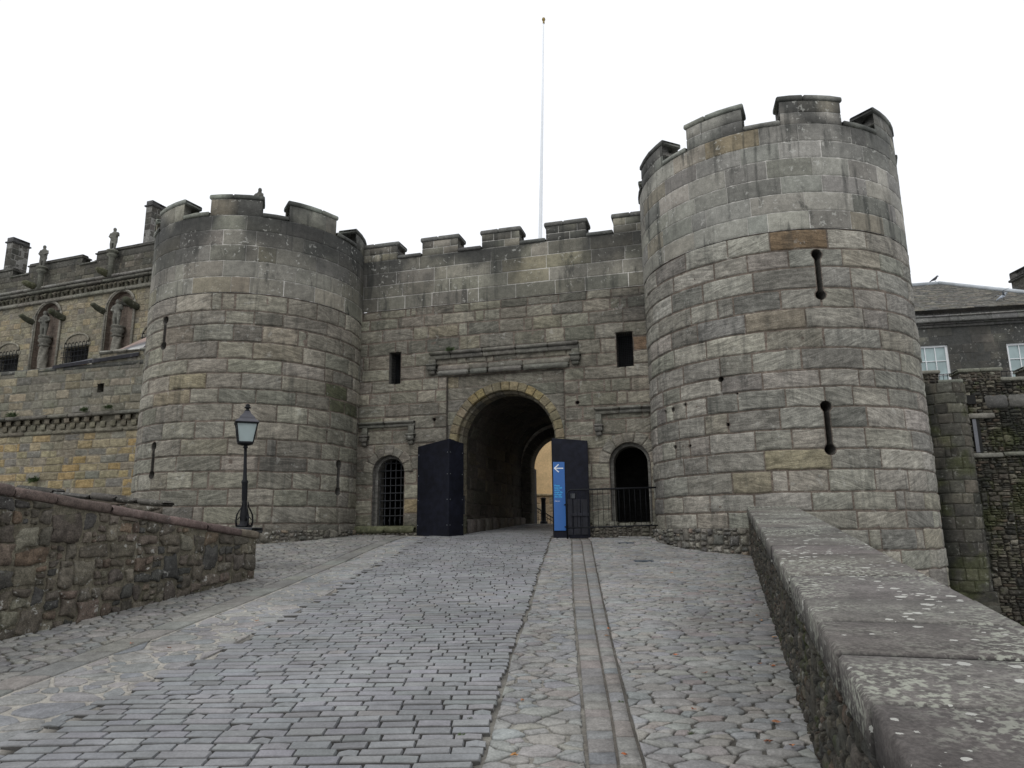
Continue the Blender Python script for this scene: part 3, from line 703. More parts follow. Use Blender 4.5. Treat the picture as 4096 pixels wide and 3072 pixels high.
# recess behind the arch rings
RCP = palette([(4, (.2, .195, .18)), (2, (.25, .22, .15)), (2, (.16, .16, .15))], (), .12)
mb = MB(); rmap = lambda u, z, h=0.: gw(u, z, h-.07); rng = random.Random(43)
big = arch(AC, 1.45, AZ, .9)
ashlar(mb, rmap, -1.72, 1.30, [.9, 1.3, 1.68, 2.05, 2.4, 2.75, 3.1, 3.45, 3.8, 4.15, 4.5, 4.8, 5.1, 5.4], (.4, .8), RCP, rng, [big], dep=.015, joint=.012, rough=.008, shade=gshape)
reveal(mb, gw, rect(-1.72, 1.30, .9, 5.4).out, .09, (.19, .18, .16), .0, None)
mb.build('arch_recess', MT['ash'], gate, True)
YEL = palette([(4, (.25, .215, .145)), (3, (.22, .195, .145)), (2, (.27, .22, .125)), (1, (.18, .17, .145))], (), .12, ds=.1)
def ring(mb, q, ri, ro, n, rng, pal, depth, ac=AC, az=AZ, jamb=None, jw=None, ang=(0, 180), ch=.014, rc=None):
    """voussoirs of one arch order: face at depth q behind the wall plane, soffit going back by depth"""
    A0, A1 = R(ang[0]), R(ang[1])
    for i in range(n):
        a0 = A0+(A1-A0)*i/n+.006/ri; a1 = A0+(A1-A0)*(i+1)/n-.006/ri; c = pal(0, 0, rng); qq = rng.random(); o = rng.uniform(-.006, .006)
        prof = [(ri, -q-depth), (ri+.004, -q-ch*1.5), (ri+ch*1.4, -q+o), (ro-ch, -q+o), (ro, -q-ch), (ro, -q-depth)]
        rows = [[gw(ac+rr*math.cos(a), az+rr*math.sin(a), h-(.01 if k in (0, 5) else 0)) for rr, h in prof] for k, a in enumerate([a0, a0+.012, a0+(a1-a0)*.33, a0+(a1-a0)*.66, a1-.012, a1])]
        mb.grid(rows, c=c, q=qq)
    if jamb:
        z = jamb
        while z < az-.02:
            h = min(rng.uniform(.28, .42), az-z)
            if az-z-h < .12: h = az-z
            for sg in (-1, 1):
                c = pal(0, 0, rng); qq = rng.random(); o = rng.uniform(-.006, .006); ri_ = ri+rng.uniform(-.01, .01)
                prof = [(ri_, -q-depth), (ri_+.004, -q-ch*1.5), (ri_+ch*1.4, -q+o), (ro-ch, -q+o), (ro, -q-ch), (ro, -q-depth)]
                rows = [[gw(ac+sg*rr, zz, hh) for rr, hh in prof] for zz in (z+.006, z+.02, z+h*.5, z+h-.02, z+h-.006)]
                mb.grid(rows, c=gshape(gw(ac+sg*ri, z), c), q=qq)
            z += h
rng = random.Random(44)
mb = MB(); ring(mb, .06, 1.25, 1.47, 19, rng, YEL, .22, jamb=1.3); mb.build('outer_arch_ring', MT['yell'], gate)
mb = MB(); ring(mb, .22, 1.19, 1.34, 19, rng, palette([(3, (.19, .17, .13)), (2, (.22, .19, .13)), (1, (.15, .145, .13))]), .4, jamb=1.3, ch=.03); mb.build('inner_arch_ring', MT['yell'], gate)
# tunnel vault: profile from left jamb foot over the crown to the right jamb foot
VR = 1.30; GZ0 = 1.2
def vmapf(u, v, h=0.):
    j = AZ-GZ0; r_ = VR-h; L = math.pi*VR
    if v < j: s_, z = AC-r_, GZ0+v
    elif v < j+L: a = math.pi-(v-j)/VR; s_, z = AC+r_*math.cos(a), AZ+r_*math.sin(a)
    else: s_, z = AC+r_, AZ-(v-j-L)
    return gw(s_, z, -u)
mb = MB(); rng = random.Random(45); tot = 2*(AZ-GZ0)+math.pi*VR
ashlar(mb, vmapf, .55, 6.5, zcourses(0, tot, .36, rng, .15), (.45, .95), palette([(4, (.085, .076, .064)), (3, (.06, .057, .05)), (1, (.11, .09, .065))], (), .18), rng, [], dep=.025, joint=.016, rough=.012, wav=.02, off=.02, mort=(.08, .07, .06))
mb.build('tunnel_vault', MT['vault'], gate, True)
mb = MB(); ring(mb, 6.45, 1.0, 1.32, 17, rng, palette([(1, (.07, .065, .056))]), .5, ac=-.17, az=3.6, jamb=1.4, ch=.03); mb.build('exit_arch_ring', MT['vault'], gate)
mb = MB(); z = 0      # low ledge along the left foot of the passage
zz = [1.2, 1.75, 1.8, 1.82]; 
for k in range(8): solid(mb, lambda u, z_, h=0.: gw(AC-1.3+h, z_, -u), .6+k*.72, .6+(k+1)*.72-.012, 1.3, 1.86+rng.uniform(-.02, .02)+k*.012, 0, .16, jit((.12, .11, .095), rng), rng, ch=.03)
mb.build('bench_ledge', MT['vault'], gate, True)
# label-stops and mouldings
def hood(a, b, z, drop, legs, h, th, name):
    rng_ = random.Random(int(z*100)); mb = MB(); x = a
    while x < b-.02:
        y = min(b, x+rng_.uniform(.5, .9))
        if b-y < .3: y = b
        c = jit((.155, .15, .13), rng_, .15)
        solid(mb, gw, x+.004, y-.004, z-th*.45, z, -.02, h+rng_.uniform(-.01, .01), c, rng_, ch=.03)
        solid(mb, gw, x+.004, y-.004, z-th, z-th*.42, -.02, h*.55, c, rng_, ch=.02); x = y
    for s0, s1 in legs:
        solid(mb, gw, s0, s1, drop+.22, z-th*.9, -.02, h*.6, jit((.17, .165, .14), rng_, .1), rng_, ch=.02)
        m = (s0+s1)/2; wd = (s1-s0)*.72
        for zz0, zz1, k, hh in ((drop+.17, drop+.235, 1.05, 1.), (drop+.06, drop+.18, .9, .9), (drop-.04, drop+.07, .62, .6)):
            solid(mb, gw, m-wd*k, m+wd*k, zz0, zz1, -.02, (h+.03)*hh, jit((.13, .125, .11), rng_, .15), rng_, ch=.025)
    return mb.build(name, MT['dark'], gate, True)
hood(-2.17, 1.7, 6.05, 5.5, ((-2.19, -2.0), (1.52, 1.7)), .15, .2, 'hood_mould')
hood(-4.12, -2.55, 4.32, 3.75, ((-4.02, -3.86), (-2.73, -2.57)), .14, .15, 'hood_mould')
hood(2.03, 3.45, 4.38, 3.75, ((2.05, 2.19),), .14, .16, 'hood_mould')
mb = MB(); rng = random.Random(46); x = -1.97
for y in (-1.1, -.62, .28, 1.46): solid(mb, gw, x+.005, y-.005, 5.42, 5.55, -.02, .1, jit((.17, .165, .145), rng), rng, ch=.045); solid(mb, gw, x+.005, y-.005, 5.54, 5.68, -.02, .06, jit((.19, .18, .155), rng), rng, ch=.03); x = y
mb.build('lower_moulding', MT['dark'], gate, True)
# side doorways
def doorway(cu, r, zs_, z0, yard, name, seed):
    rng_ = random.Random(seed); mb = MB(); h = arch(cu, r, zs_, z0)
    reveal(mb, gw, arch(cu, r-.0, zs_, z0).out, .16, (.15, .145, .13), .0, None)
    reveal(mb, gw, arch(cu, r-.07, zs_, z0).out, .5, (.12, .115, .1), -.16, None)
    # annular ledge between the two orders
    o1 = arch(cu, r, zs_, z0).out; o2 = arch(cu, r-.07, zs_, z0).out; n = len(o1)
    A = [mb.v(gw(u, z, -.16), (.15, .145, .13)) for u, z in o1]; B = [mb.v(gw(u, z, -.16), (.15, .145, .13)) for u, z in o2]
    for i in range(n): mb.F.append((A[i], A[(i+1) % n], B[(i+1) % n], B[i]))
    p = mb.build(name, MT['ash'], gate)
    mb = MB()
    for k in range(7):
        a0, a1 = math.pi*k/7+.015, math.pi*(k+1)/7-.015; c = jit((.215, .2, .165), rng_, .13); rr = r+rng_.uniform(.2, .27)
        pr = [(r+.005, -.05), (r+.01, .012), (r+.06, .028), (rr-.02, .026), (rr, .0)]
        mb.grid([[gw(cu+q*math.cos(a), zs_+q*math.sin(a), hh-(.015 if j in (0, 4) else 0)) for q, hh in pr] for j, a in enumerate((a0, a0+.04, (a0+a1)/2, a1-.04, a1))], c=c, q=rng_.random())
    mb.build('door_arch', MT['ash'], gate)
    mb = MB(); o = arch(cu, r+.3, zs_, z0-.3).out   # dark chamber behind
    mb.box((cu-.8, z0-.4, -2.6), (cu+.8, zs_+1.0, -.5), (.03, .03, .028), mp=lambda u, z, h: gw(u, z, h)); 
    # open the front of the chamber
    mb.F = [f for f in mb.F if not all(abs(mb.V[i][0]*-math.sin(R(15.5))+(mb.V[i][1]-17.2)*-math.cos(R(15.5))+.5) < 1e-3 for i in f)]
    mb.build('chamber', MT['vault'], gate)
    return p
doorway(-3.27, .43, 3.03, 1.68, None, 'left_doorway', 1); doorway(2.8, .465, 3.07, 1.72, None, 'right_doorway', 2)
mb = MB()      # portcullis-like yett in the left doorway
for i in range(6):
    u = -3.27-.36+.72*i/5; zt = 3.03+math.sqrt(max(0, .36**2-(u+3.27)**2)); mb.loft([gw(u, 1.72, -.3), gw(u, zt, -.3)], .013, 6)
    mb.loft([gw(u, 1.86, -.285), gw(u, 1.72, -.285)], [.03, .004], 6)
for j in range(8):
    z = 1.95+j*.19; k = .36 if z < 3.03 else math.sqrt(max(.01, .36**2-(z-3.03)**2)); mb.loft([gw(-3.27-k, z, -.285), gw(-3.27+k, z, -.285)], .014, 6)
g_ = mb.build('iron_grille', plain('rusty_iron', (.018, .02, .024), .6, 0, .3, 30, .2), gate)
for (a, b, z0, z1, nm) in ((-3.32, -3.0, 5.3, 6.15, 'left_window'), (2.6, 2.99, 5.33, 6.2, 'right_window')):
    mb = MB(); reveal(mb, gw, rect(a, b, z0, z1).out, .4, (.14, .135, .12), -.0, (.006, .006, .006)); o = mb.build('window', MT['vault'], gate)
    mb = MB(); n = 9; 
    for i in range(1, n): u = a+(b-a)*i/n; mb.loft([gw(u, z0, -.14), gw(u, z1, -.14)], .004, 4)
    for i in range(1, 20): z = z0+(z1-z0)*i/20; mb.loft([gw(a, z, -.14), gw(b, z, -.14)], .004, 4)
    m_ = mb.build('mesh_screen', MT['iron'], o); m_.matrix_parent_inverse = Matrix.Identity(4)
for p_ in pits: mb = MB(); reveal(mb, gw, p_.out, .12, (.09, .085, .075), -.01, (.02, .02, .018)); mb.build('putlog_hole', MT['vault'], gate)
# steps / rubble footings under the side doors
mb = MB(); rng = random.Random(47)
for a, b in ((-4.12, -3.3), (-3.29, -2.5)): solid(mb, gw, a, b, 1.52, 1.7, -.25, .2, jit((.13, .135, .08), rng), rng, ch=.05, n=6)
mb.build('door_step', MT['wet'], gate, True)
f = lambda u, z, h=0.: gw(u, z, .12+h)
for a, b, z0, z1 in ((-4.2, -2.4, 1.25, 1.53), (1.75, 3.6, 1.2, 1.66)):
    mb = MB()
    stones(mb, guillotine(a, b, z0, z1, .005, .03, 1.5, rng, .18), f, palette([(3, (.13, .125, .115)), (2, (.09, .09, .085)), (2, (.17, .16, .135))], (), .2), rng, gap=.012, H=.035, dep=.03, chaikin=1, cf=.15, dome=.3, jag=.1)
    sheet(mb, f, a, b, z0, z1, 6, 2, (.1, .09, .075))
    mb.build('rubble_footing', MT['rubble'], gate, True)
mb = MB(); x = 1.9
while x < 3.5:
    l = rng.uniform(.2, .4); m = x+l/2; zt = 1.68+.09*abs(m-2.8)+rng.uniform(-.02, .04); solid(mb, gw, x, x+l-.01, 1.6, zt, -.3, .13+rng.uniform(0, .05), jit((.16, .155, .125), rng), rng, ch=.045, n=3); x += l
mb.build('worn_sill', MT['ash'], gate, True)
TINT = (1.02, .98, .86)
# ================================================================== WALLS BESIDE THE RAMP
def rubble_face(mb, mp, u0, u1, z0, z1, sizes, pal, rng, zt=None, zb=None, gap=.014, H=.035, mort=(.12, .105, .085), sx=1.25, dome=.3, shade=None, cf=.13, gl=None):
    """random rubble: Voronoi stones over a mortar sheet, clipped between bottom and top curves"""
    seeds = scatter(u0/sx, u1/sx, z0, z1, sizes, rng)
    zt = zt or (lambda u: z1); zb = zb or (lambda u: z0)
    seeds = [s for s in seeds if zb(s[0]*sx)-.02 < s[1] < zt(s[0]*sx)+.02]
    cl = lambda u, z: (max(u0, min(u1, u)), max(zb(u), min(zt(u), z)))
    if gl:
        cells = [c_ for c_ in guillotine(u0, u1, z0, z1, gl[0], gl[1], gl[2], rng, gl[3]) if zb(c_[1][0])-.03 < c_[1][1] < zt(c_[1][0])+.03]; sx = 1.
    else: cells = voronoi(seeds, max(s[0] for s in sizes)*1.25, -99, 99, z0-1, z1+1)
    stones(mb, cells, mp, pal, rng, gap=gap, H=H, dep=.02, clampf=cl, sx=sx, chaikin=1, cf=cf, dome=dome, bumpy=.8, jag=.12, edge=.012, shade=shade)
    n = max(4, int((u1-u0)/.25)); rows = []
    for t in range(9): rows.append([mp(u0+(u1-u0)*i/n, zb(u0+(u1-u0)*i/n)*(1-t/8)+zt(u0+(u1-u0)*i/n)*t/8, mn.noise(Vector((i*.7, t*.9, 2)))*.008) for i in range(n+1)])
    mb.grid(rows, [[shade(p, mort) for p in r] for r in rows] if shade else None, c=mort)
def linemap(p0, p1):
    """u along the line p0->p1 (plan), h towards the left-hand normal"""
    d = Vector((p1[0]-p0[0], p1[1]-p0[1])); L = d.length; d /= L; n = Vector((-d.y, d.x))
    return (lambda u, z, h=0.: (p0[0]+d.x*u+n.x*h, p0[1]+d.y*u+n.y*h, z)), L
RUB = [(4, (.105, .094, .085)), (3, (.125, .108, .095)), (2, (.13, .1, .086)), (2, (.072, .073, .076)), (1.4, (.18, .17, .14)), (.3, (.16, .115, .085))]
# low wall on the left, red sandstone coping
wl_, LL = linemap((-6.37+.0, 2.02), (-3.94, 11.13))   # left normal points away from the road
road = lambda u, z, h=0.: wl_(u, z, -h)
low = thing('low_wall', 'low rubble wall of dark volcanic stones on the left with red sandstone coping', 'wall', (-3.94, 11.13, .85))
ytop = lambda y: 1.49-.1195*(y-11.1); zt_ = lambda u: ytop(road(u, 0)[1]); zb_ = lambda u: gz(road(u, 0)[0], road(u, 0)[1])-.03
mb = MB(); rng = random.Random(61)
rubble_face(mb, road, 2.2, LL, .2, 2.5, [(.4, 50), (.28, 160), (.17, 700), (.1, 3000)], palette(RUB, (), .18, ds=.25), rng, zt_, zb_, gap=.013, H=.026, mort=(.15, .135, .1), dome=.2, gl=(.016, .2, 1.2, .2))
end = lambda u, z, h=0.: (road(LL, z)[0]-u*.9, road(LL, z)[1]+u*.28+h, z)
rubble_face(mb, end, 0, .46, .7, 1.6, [(.3, 10), (.16, 90)], palette(RUB, (), .15), rng, lambda u: zt_(LL), lambda u: .85)
bk, _ = linemap((-3.94-.43, 11.13+.12), (-6.37-.43, 2.14)); mb.grid([[bk(u, z) for u in (0, 3, 6, 9.2)] for z in (.2, 1.49)], c=(.1, .09, .08))
mb.build('wall', MT['rubble'], low, True)
mb = MB(); rng = random.Random(62); js = [-1.5, 2.02, 2.9, 3.8, 4.7, 5.6, 6.4, 7.17, 7.65, 8.36, 9.29, 10.0, 10.73, 11.17]
cosw = math.cos(math.atan(.2667))
for a, b in zip(js[1:], js[2:]):
    u0, u1 = (a-2.02)/cosw, (b-2.02)/cosw; za, zb2 = ytop(a), ytop(b); c = jit((.14, .105, .093) if b < 11 else (.15, .13, .1), rng, .12)
    slope = (zb2-za)/(u1-u0); mp = lambda u, z, h=0., A=za, U=u0, s_=slope: road(u, z+A+s_*(u-U), h)
    solid(mb, mp, u0+.006, u1-.006, 0, .105+rng.uniform(-.008, .008), -.48, .05+rng.uniform(-.01, .01), c, rng, ch=.022, n=5)
mb.build('coping', MT['redc'], low, True)
# second low wall behind it
low2 = thing('low_wall', 'further low wall with dark broken coping, seen just over the red coping', 'wall', (-6.1, 13, 1.))
m2_, L2 = linemap((-11.5, 13.1), (-6.32, 13.)); f2 = lambda u, z, h=0.: m2_(u, z, -h); mb = MB(); rng = random.Random(63)
t2 = lambda u: 2.6-.105*u
rubble_face(mb, f2, 0, L2, .9, 2.7, [(.3, 90), (.2, 400), (.12, 900)], palette(RUB, (), .15), rng, t2, lambda u: .95)
mb.build('wall', MT['rubble'], low2, True)
mb = MB(); x = 0
while x < L2:
    l = rng.uniform(.35, .8); y = min(L2, x+l); mp = lambda u, z, h=0.: f2(u, z+t2(u), h); solid(mb, mp, x+.006, y-.006, 0, .11+rng.uniform(-.03, .03), -.45, .05, jit((.085, .08, .072), rng, .25), rng, ch=.04, n=4); x = y
mb.build('coping', MT['rubble'], low2, True)
# parapet wall on the right, flat slabs
pm_, PL = linemap((-.1, -1.79), (4.52, 13.92)); pf = lambda u, z, h=0.: pm_(u, z, h)      # +h towards the road
par = thing('parapet_wall', 'sloping parapet wall on the right topped with wide lichen spotted stone slabs', 'wall', (4.5, 13.5, .8))
ptop = lambda u: .88+.0804*pf(u, 0)[1]
mb = MB(); rng = random.Random(64)
PR = [(4, (.058, .056, .05)), (3, (.078, .07, .06)), (2, (.05, .052, .052)), (1, (.11, .1, .08)), (1, (.095, .065, .05))]
rubble_face(mb, pf, 2.8, PL-.05, -.3, 2., [(.24, 100), (.15, 900), (.09, 5000)], palette(PR, (), .18), rng, lambda u: ptop(u)-.17, lambda u: gz(*pf(u, 0)[:2])-.04, gap=.008, H=.018, mort=(.06, .054, .042), dome=.25, gl=(.002, .04, 1.3, .2))
of = lambda u, z, h=0.: pm_(u, z, -.76-h)
rubble_face(mb, of, 0., PL, -2.2, 1.9, [(.4, 200), (.28, 700), (.18, 1500)], palette(PR, (), .15), rng, lambda u: ptop(u)-.14, lambda u: -2.2, sx=1.3)
mb.build('wall', MT['wet'], par, True)
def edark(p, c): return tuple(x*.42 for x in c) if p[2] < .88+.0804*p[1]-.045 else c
mb = MB(); rng = random.Random(65); js = [-1.7, -.9, -.2, .45, 1.05, 1.7, 2.33, 2.91, 3.48, 4.07, 4.92, 5.5, 6.15, 6.8, 7.5, 8.2, 8.8, 9.5, 10.2, 10.9, 11.7, 12.4, 13.1, 13.62]
cp = math.cos(math.atan(.294))
for a, b in zip(js, js[1:]):
    u0, u1 = (a+1.79)/cp, (b+1.79)/cp; c = jit((.128, .119, .108), rng, .13); mp = lambda u, z, h=0.: pf(u, z+ptop(u), h)
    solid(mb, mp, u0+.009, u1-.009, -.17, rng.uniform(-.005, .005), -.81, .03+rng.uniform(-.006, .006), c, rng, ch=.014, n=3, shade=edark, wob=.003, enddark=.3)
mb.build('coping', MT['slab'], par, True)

# ================================================================== LAMP
lamp = thing('street_lamp', 'black cast iron lamp post with square glass lantern before the left tower', 'street lamp', (-4.5, 12.1, 1.67))
cx, cy, bz = -4.5, 12.1, 1.67
lp = lambda z: (cx-.045*(z-bz), cy)       # it leans very slightly
def at(mb, z0, prof, n=12, rot=0.):
    x, y = lp(z0); mb.lathe(x, y, prof, n, rot=rot)
mb = MB()
rows = []
for r_, z in [(.125, 0), (.125, .03), (.075, .05), (.062, .1), (.07, .2), (.06, .28), (.04, .36), (.045, .40), (.036, .42), (.045, .45), (.047, .72), (.055, .74), (.055, .76), (.036, .79), (.03, .9), (.024, 1.25), (.024, 1.32), (.04, 1.33), (.04, 1.345), (.03, 1.36), (.03, 1.385), (.06, 1.4)]:
    x, y = lp(bz+z); rows.append([(x+r_*math.cos(2*math.pi*i/14), y+r_*math.sin(2*math.pi*i/14), bz+z) for i in range(14)])
mb.grid(rows, loop=True); mb.F.append(tuple(range(14))[::-1]); mb.build('post', MT['iron'], lamp, True)
for k in range(4):
    a = math.pi/2*k+math.pi/4; mb = MB(); P = [(.13, .02), (.145, .1), (.135, .2), (.1, .27), (.06, .33), (.045, .42)]
    mb.loft([(cx+r_*math.cos(a), cy+r_*math.sin(a), bz+z) for r_, z in P], [.018, .014, .014, .012, .012, .008], 6)
    mb.loft([(cx+.12*math.cos(a), cy+.12*math.sin(a), bz+.12), (cx+.085*math.cos(a), cy+.085*math.sin(a), bz+.17), (cx+.06*math.cos(a), cy+.06*math.sin(a), bz+.11)], .009, 5)
    mb.build('scroll_bracket', MT['iron'], lamp, True)
lx, ly = lp(bz+1.5); th = R(24); LZ = bz+1.4
def sqr(r_, z): return [(lx+r_*1.414*math.cos(th+math.pi/4+math.pi/2*i), ly+r_*1.414*math.sin(th+math.pi/4+math.pi/2*i), z) for i in range(4)]
mb = MB(); mb.grid([sqr(.05, LZ-.03), sqr(.1, LZ-.01), sqr(.125, LZ), sqr(.125, LZ+.025), sqr(.115, LZ+.03)], loop=True); mb.F.append((3, 2, 1, 0)); mb.F.append((16, 17, 18, 19))
for i in range(4):
    a, b = sqr(.118, LZ+.02)[i], sqr(.168, LZ+.34)[i]; mb.loft([a, b], .012, 4)
mb.grid([sqr(.165, LZ+.33), sqr(.185, LZ+.335), sqr(.195, LZ+.36), sqr(.165, LZ+.375)], loop=True)
mb.build('lantern_frame', MT['iron'], lamp)
mb = MB(); A, B = sqr(.113, LZ+.03), sqr(.16, LZ+.335)
for i in range(4):
    mb.quad([A[i], A[(i+1) % 4], B[(i+1) % 4], B[i]])
mb.build('lantern_glass', MT['frost'], lamp)
mb = MB(); mb.lathe(lx, ly, [(.02, LZ+.03), (.02, LZ+.1), (.035, LZ+.14), (.03, LZ+.19), (.01, LZ+.21)], 10); mb.build('bulb', MT['white'], lamp, True)
mb = MB(); mb.grid([sqr(.195, LZ+.355), sqr(.19, LZ+.37), sqr(.13, LZ+.42), sqr(.12, LZ+.45), sqr(.06, LZ+.52), sqr(.045, LZ+.56)], loop=True); mb.F.append((20, 21, 22, 23)); mb.build('lantern_roof', plain('lamp_roof', (.045, .045, .055), .4), lamp)
mb = MB(); mb.lathe(lx, ly, [(.045, LZ+.55), (.05, LZ+.565), (.025, LZ+.59), (.025, LZ+.61), (.055, LZ+.615), (.05, LZ+.635), (.03, LZ+.65), (.04, LZ+.67), (.012, LZ+.69)], 12); mb.build('finial', MT['iron'], lamp, True)
pl = thing('stone_plinth', 'dark stone block under the lamp post at the end of the low left wall', 'plinth', (-4.5, 12.1, .9))
mb = MB(); rng = random.Random(66); mp = lambda u, z, h=0.: (u, 12.1-h, z)
solid(mb, mp, -5.0, -4.3, 1.57, 1.665, -.35, .2, (.05, .052, .055), rng, ch=.015); mb.build('cap', MT['cope'], pl, True)
mb = MB(); solid(mb, mp, -4.9, -4.42, .8, 1.57, -.3, .15, (.1, .095, .08), rng, ch=.03, n=4); mb.build('shaft', MT['rubble'], pl, True)

# ================================================================== GATE LEAF COVERS, SIGN, BARRIER
def prism(mb, P, z0s, z1s, c=(1, 1, 1)):
    n = len(P); a = [mb.v((x, y, z), c) for (x, y), z in zip(P, z0s)]; b = [mb.v((x, y, z), c) for (x, y), z in zip(P, z1s)]
    for i in range(n): j = (i+1) % n; mb.F.append((a[i], a[j], b[j], b[i]))
    mb.F.append(tuple(reversed(a))); mb.F.append(tuple(b))
def bevel(o, w=.008):
    m = o.modifiers.new('bevel', 'BEVEL'); m.width = w; m.segments = 2; m.limit_method = 'ANGLE'; return o
lb = thing('gate_cover', 'dark blue black boarded box around the open left gate leaf', 'gate cover', (-1.9, 17.3, 1.4))
P = [(-2.37, 17.72), (-1.525, 17.03), (-1.2, 17.42), (-1.25, 17.5), (-2.3, 17.8)]
mb = MB(); prism(mb, P, [gz(x, y)-.01 for x, y in P], [3.63, 3.745, 3.66, 3.65, 3.63]); bevel(mb.build('boarding', MT['paint'], lb))
for (ax, ay), (bx, by) in ((P[0], P[1]), (P[1], P[2])):      # screw heads near the board edges
    L_ = math.hypot(bx-ax, by-ay); ux, uy = (bx-ax)/L_, (by-ay)/L_; nx_, ny_ = uy, -ux
    for s_ in (.045, L_-.05):
        for z_ in (1.7, 2.3, 2.9, 3.42):
            mb = MB(); c_ = Vector((ax+ux*s_+nx_*.001, ay+uy*s_+ny_*.001, z_)); mb.loft([c_, c_+Vector((nx_, ny_, 0))*.006], .007, 6); mb.build('screw', MT['lead'], lb)
mb = MB(); mb.box((-1.24, 17.44, 1.95), (-1.17, 17.5, 2.4)); mb.build('gate_edge', MT['iron'], lb)
rb = thing('gate_cover', 'dark boarded box around the open right gate leaf behind the blue sign', 'gate cover', (1.3, 16.4, 1.33))
A0, A1 = Vector((.912, 16.35)), Vector((1.735, 16.44)); dd = (A1-A0).normalized(); nn = Vector((dd.y, -dd.x))
bf = lambda u, z, h=0.: (A0.x+dd.x*u+nn.x*h, A0.y+dd.y*u+nn.y*h, z)
P = [bf(0, 0)[:2], bf(.828, 0)[:2], bf(.90, 0, -.3)[:2], bf(.03, 0, -.3)[:2]]
mb = MB(); prism(mb, P, [gz(x, y)-.01 for x, y in P], [3.645, 3.585, 3.56, 3.62]); bevel(mb.build('boarding', MT['paint'], rb), .005)
for u in (.36, .53, .7):
    mb = MB(); mb.box((u-.075, 1.45, .006), (u+.075, 2.24, .022), mp=lambda a, z, h: bf(a, z, h)); bevel(mb.build('plank', MT['plank'], rb), .004)
mb = MB(); mb.box((.4, 1.86, .024), (.8, 1.93, .05), mp=lambda a, z, h: bf(a, z, h)); bevel(mb.build('brace', MT['plank'], rb), .006)
mb = MB(); mb.box((.395, 2.26, .004), (.495, 2.37, .04), mp=lambda a, z, h: bf(a, z, h)); bevel(mb.build('lock_plate', plain('grey_metal', (.06, .065, .07), .5, .3), rb), .005)
for z in (2.12, 1.63):
    mb = MB(); mb.box((.24, z-.012, .01), (.33, z+.014, .05), mp=lambda a, z_, h: bf(a, z_, h)); mb.build('clip', MT['iron'], rb)
sg = thing('sign', 'tall narrow blue sign with white left arrow asking visitors to keep left', 'sign', bf(.14, 1.55, .01))
SX0, SX1, SZ0, SZ1 = .006, .272, 1.545, 3.09
mb = MB(); mb.box((SX0, SZ0, .004), (SX1, SZ1, .018), mp=lambda a, z, h: bf(a, z, h)); bevel(mb.build('panel', MT['blue'], sg), .003)
mb = MB(); zc = 2.945; hh = .0215; w_ = .0115
def stroke(a, b):
    (x0, z0), (x1, z1) = a, b; L = math.hypot(x1-x0, z1-z0); ex, ez = -(z1-z0)/L*w_, (x1-x0)/L*w_
    Q = [(x0+ex, z0+ez), (x1+ex, z1+ez), (x1-ex, z1-ez), (x0-ex, z0-ez)]; f = [bf(x, z, hh) for x, z in Q]; g = [bf(x, z, .0185) for x, z in Q]
    mb.quad(f); 
    for i in range(4): mb.quad([f[i], f[(i+1) % 4], g[(i+1) % 4], g[i]])
stroke((.04, zc), (.24, zc)); hh = .0225; stroke((.03, zc-.004), (.135, zc+.088)); hh = .0235; stroke((.03, zc+.004), (.135, zc-.088)); mb.build('arrow', MT['white'], sg)
def text(body, u, z, size, mat, name, parent, space=1.):
    cu = bpy.data.curves.new(name, 'FONT'); cu.body = body; cu.size = size; cu.space_line = space; cu.extrude = .0006; cu.offset = size*.012
    to = bpy.data.objects.new(name+'_tmp', cu); COL.objects.link(to); bpy.context.view_layer.update()
    me = bpy.data.meshes.new_from_object(to.evaluated_get(bpy.context.evaluated_depsgraph_get())); bpy.data.objects.remove(to)
    me.materials.clear(); me.materials.append(mat); o = bpy.data.objects.new(name, me); COL.objects.link(o); o.parent = parent
    m = Matrix((Vector((dd.x, dd.y, 0)), Vector((0, 0, 1)), Vector((nn.x, nn.y, 0)))).transposed().to_4x4(); m.translation = Vector(bf(u, z, .0195))
    o.matrix_parent_inverse = Matrix.Translation(-parent.location); o.matrix_basis = m
    for p in me.polygons: p.material_index = 0
    return o
text('Please\nkeep left\nand in\nsingle file\nthrough\nthis area.', .028, 2.535, .05, MT['cyan'], 'lettering', sg, 1.0)
text('Thank you', .028, 2.195, .028, MT['white'], 'lettering', sg)
# crowd barrier hinged in front of the right doorway
br = thing('barrier', 'dark steel barrier railing with thin upright bars across the right doorway', 'barrier', (1.2, 16.2, 1.3))
B0, B1 = Vector((1.2, 16.18)), Vector((3.12, 15.66)); BL = (B1-B0).length; bdv = (B1-B0)/BL
bz_ = lambda u, z: (B0.x+bdv.x*u, B0.y+bdv.y*u, z)
mb = MB(); P = [bz_(0, gz(1.2, 16.18)), bz_(0, 2.3), bz_(.012, 2.36), bz_(.045, 2.41), bz_(.1, 2.44), bz_(BL, 2.45)]; mb.loft(P, .019, 8); mb.build('top_rail', MT['iron'], br, True)
mb = MB(); mb.loft([bz_(0, 1.6), bz_(BL, 1.64)], .015, 8); mb.build('bottom_rail', MT['iron'], br, True)
for i in range(1, 17):
    u = BL*i/17; mb = MB(); mb.loft([bz_(u, 1.6+.04*u/BL), bz_(u, 2.44)], .0052, 6); mb.build('upright_bar', MT['iron'], br, True)
st = MB(); rng = random.Random(67); p = [(2.35, 16.32), (2.6, 16.25), (2.8, 16.24), (3.05, 16.12)]
rows = []
for dy in (-.035, .035): rows.append([(x, y+dy+rng.uniform(-.01, .01), gz(x, y)+.03+rng.uniform(0, .012)) for x, y in p])
st.grid(rows); so_ = tag(st.build('plastic_strip', MT['strip']), 'crumpled white strip lying at the foot of the wall behind the barrier', 'strip'); m = so_.modifiers.new('s', 'SOLIDIFY'); m.thickness = .012
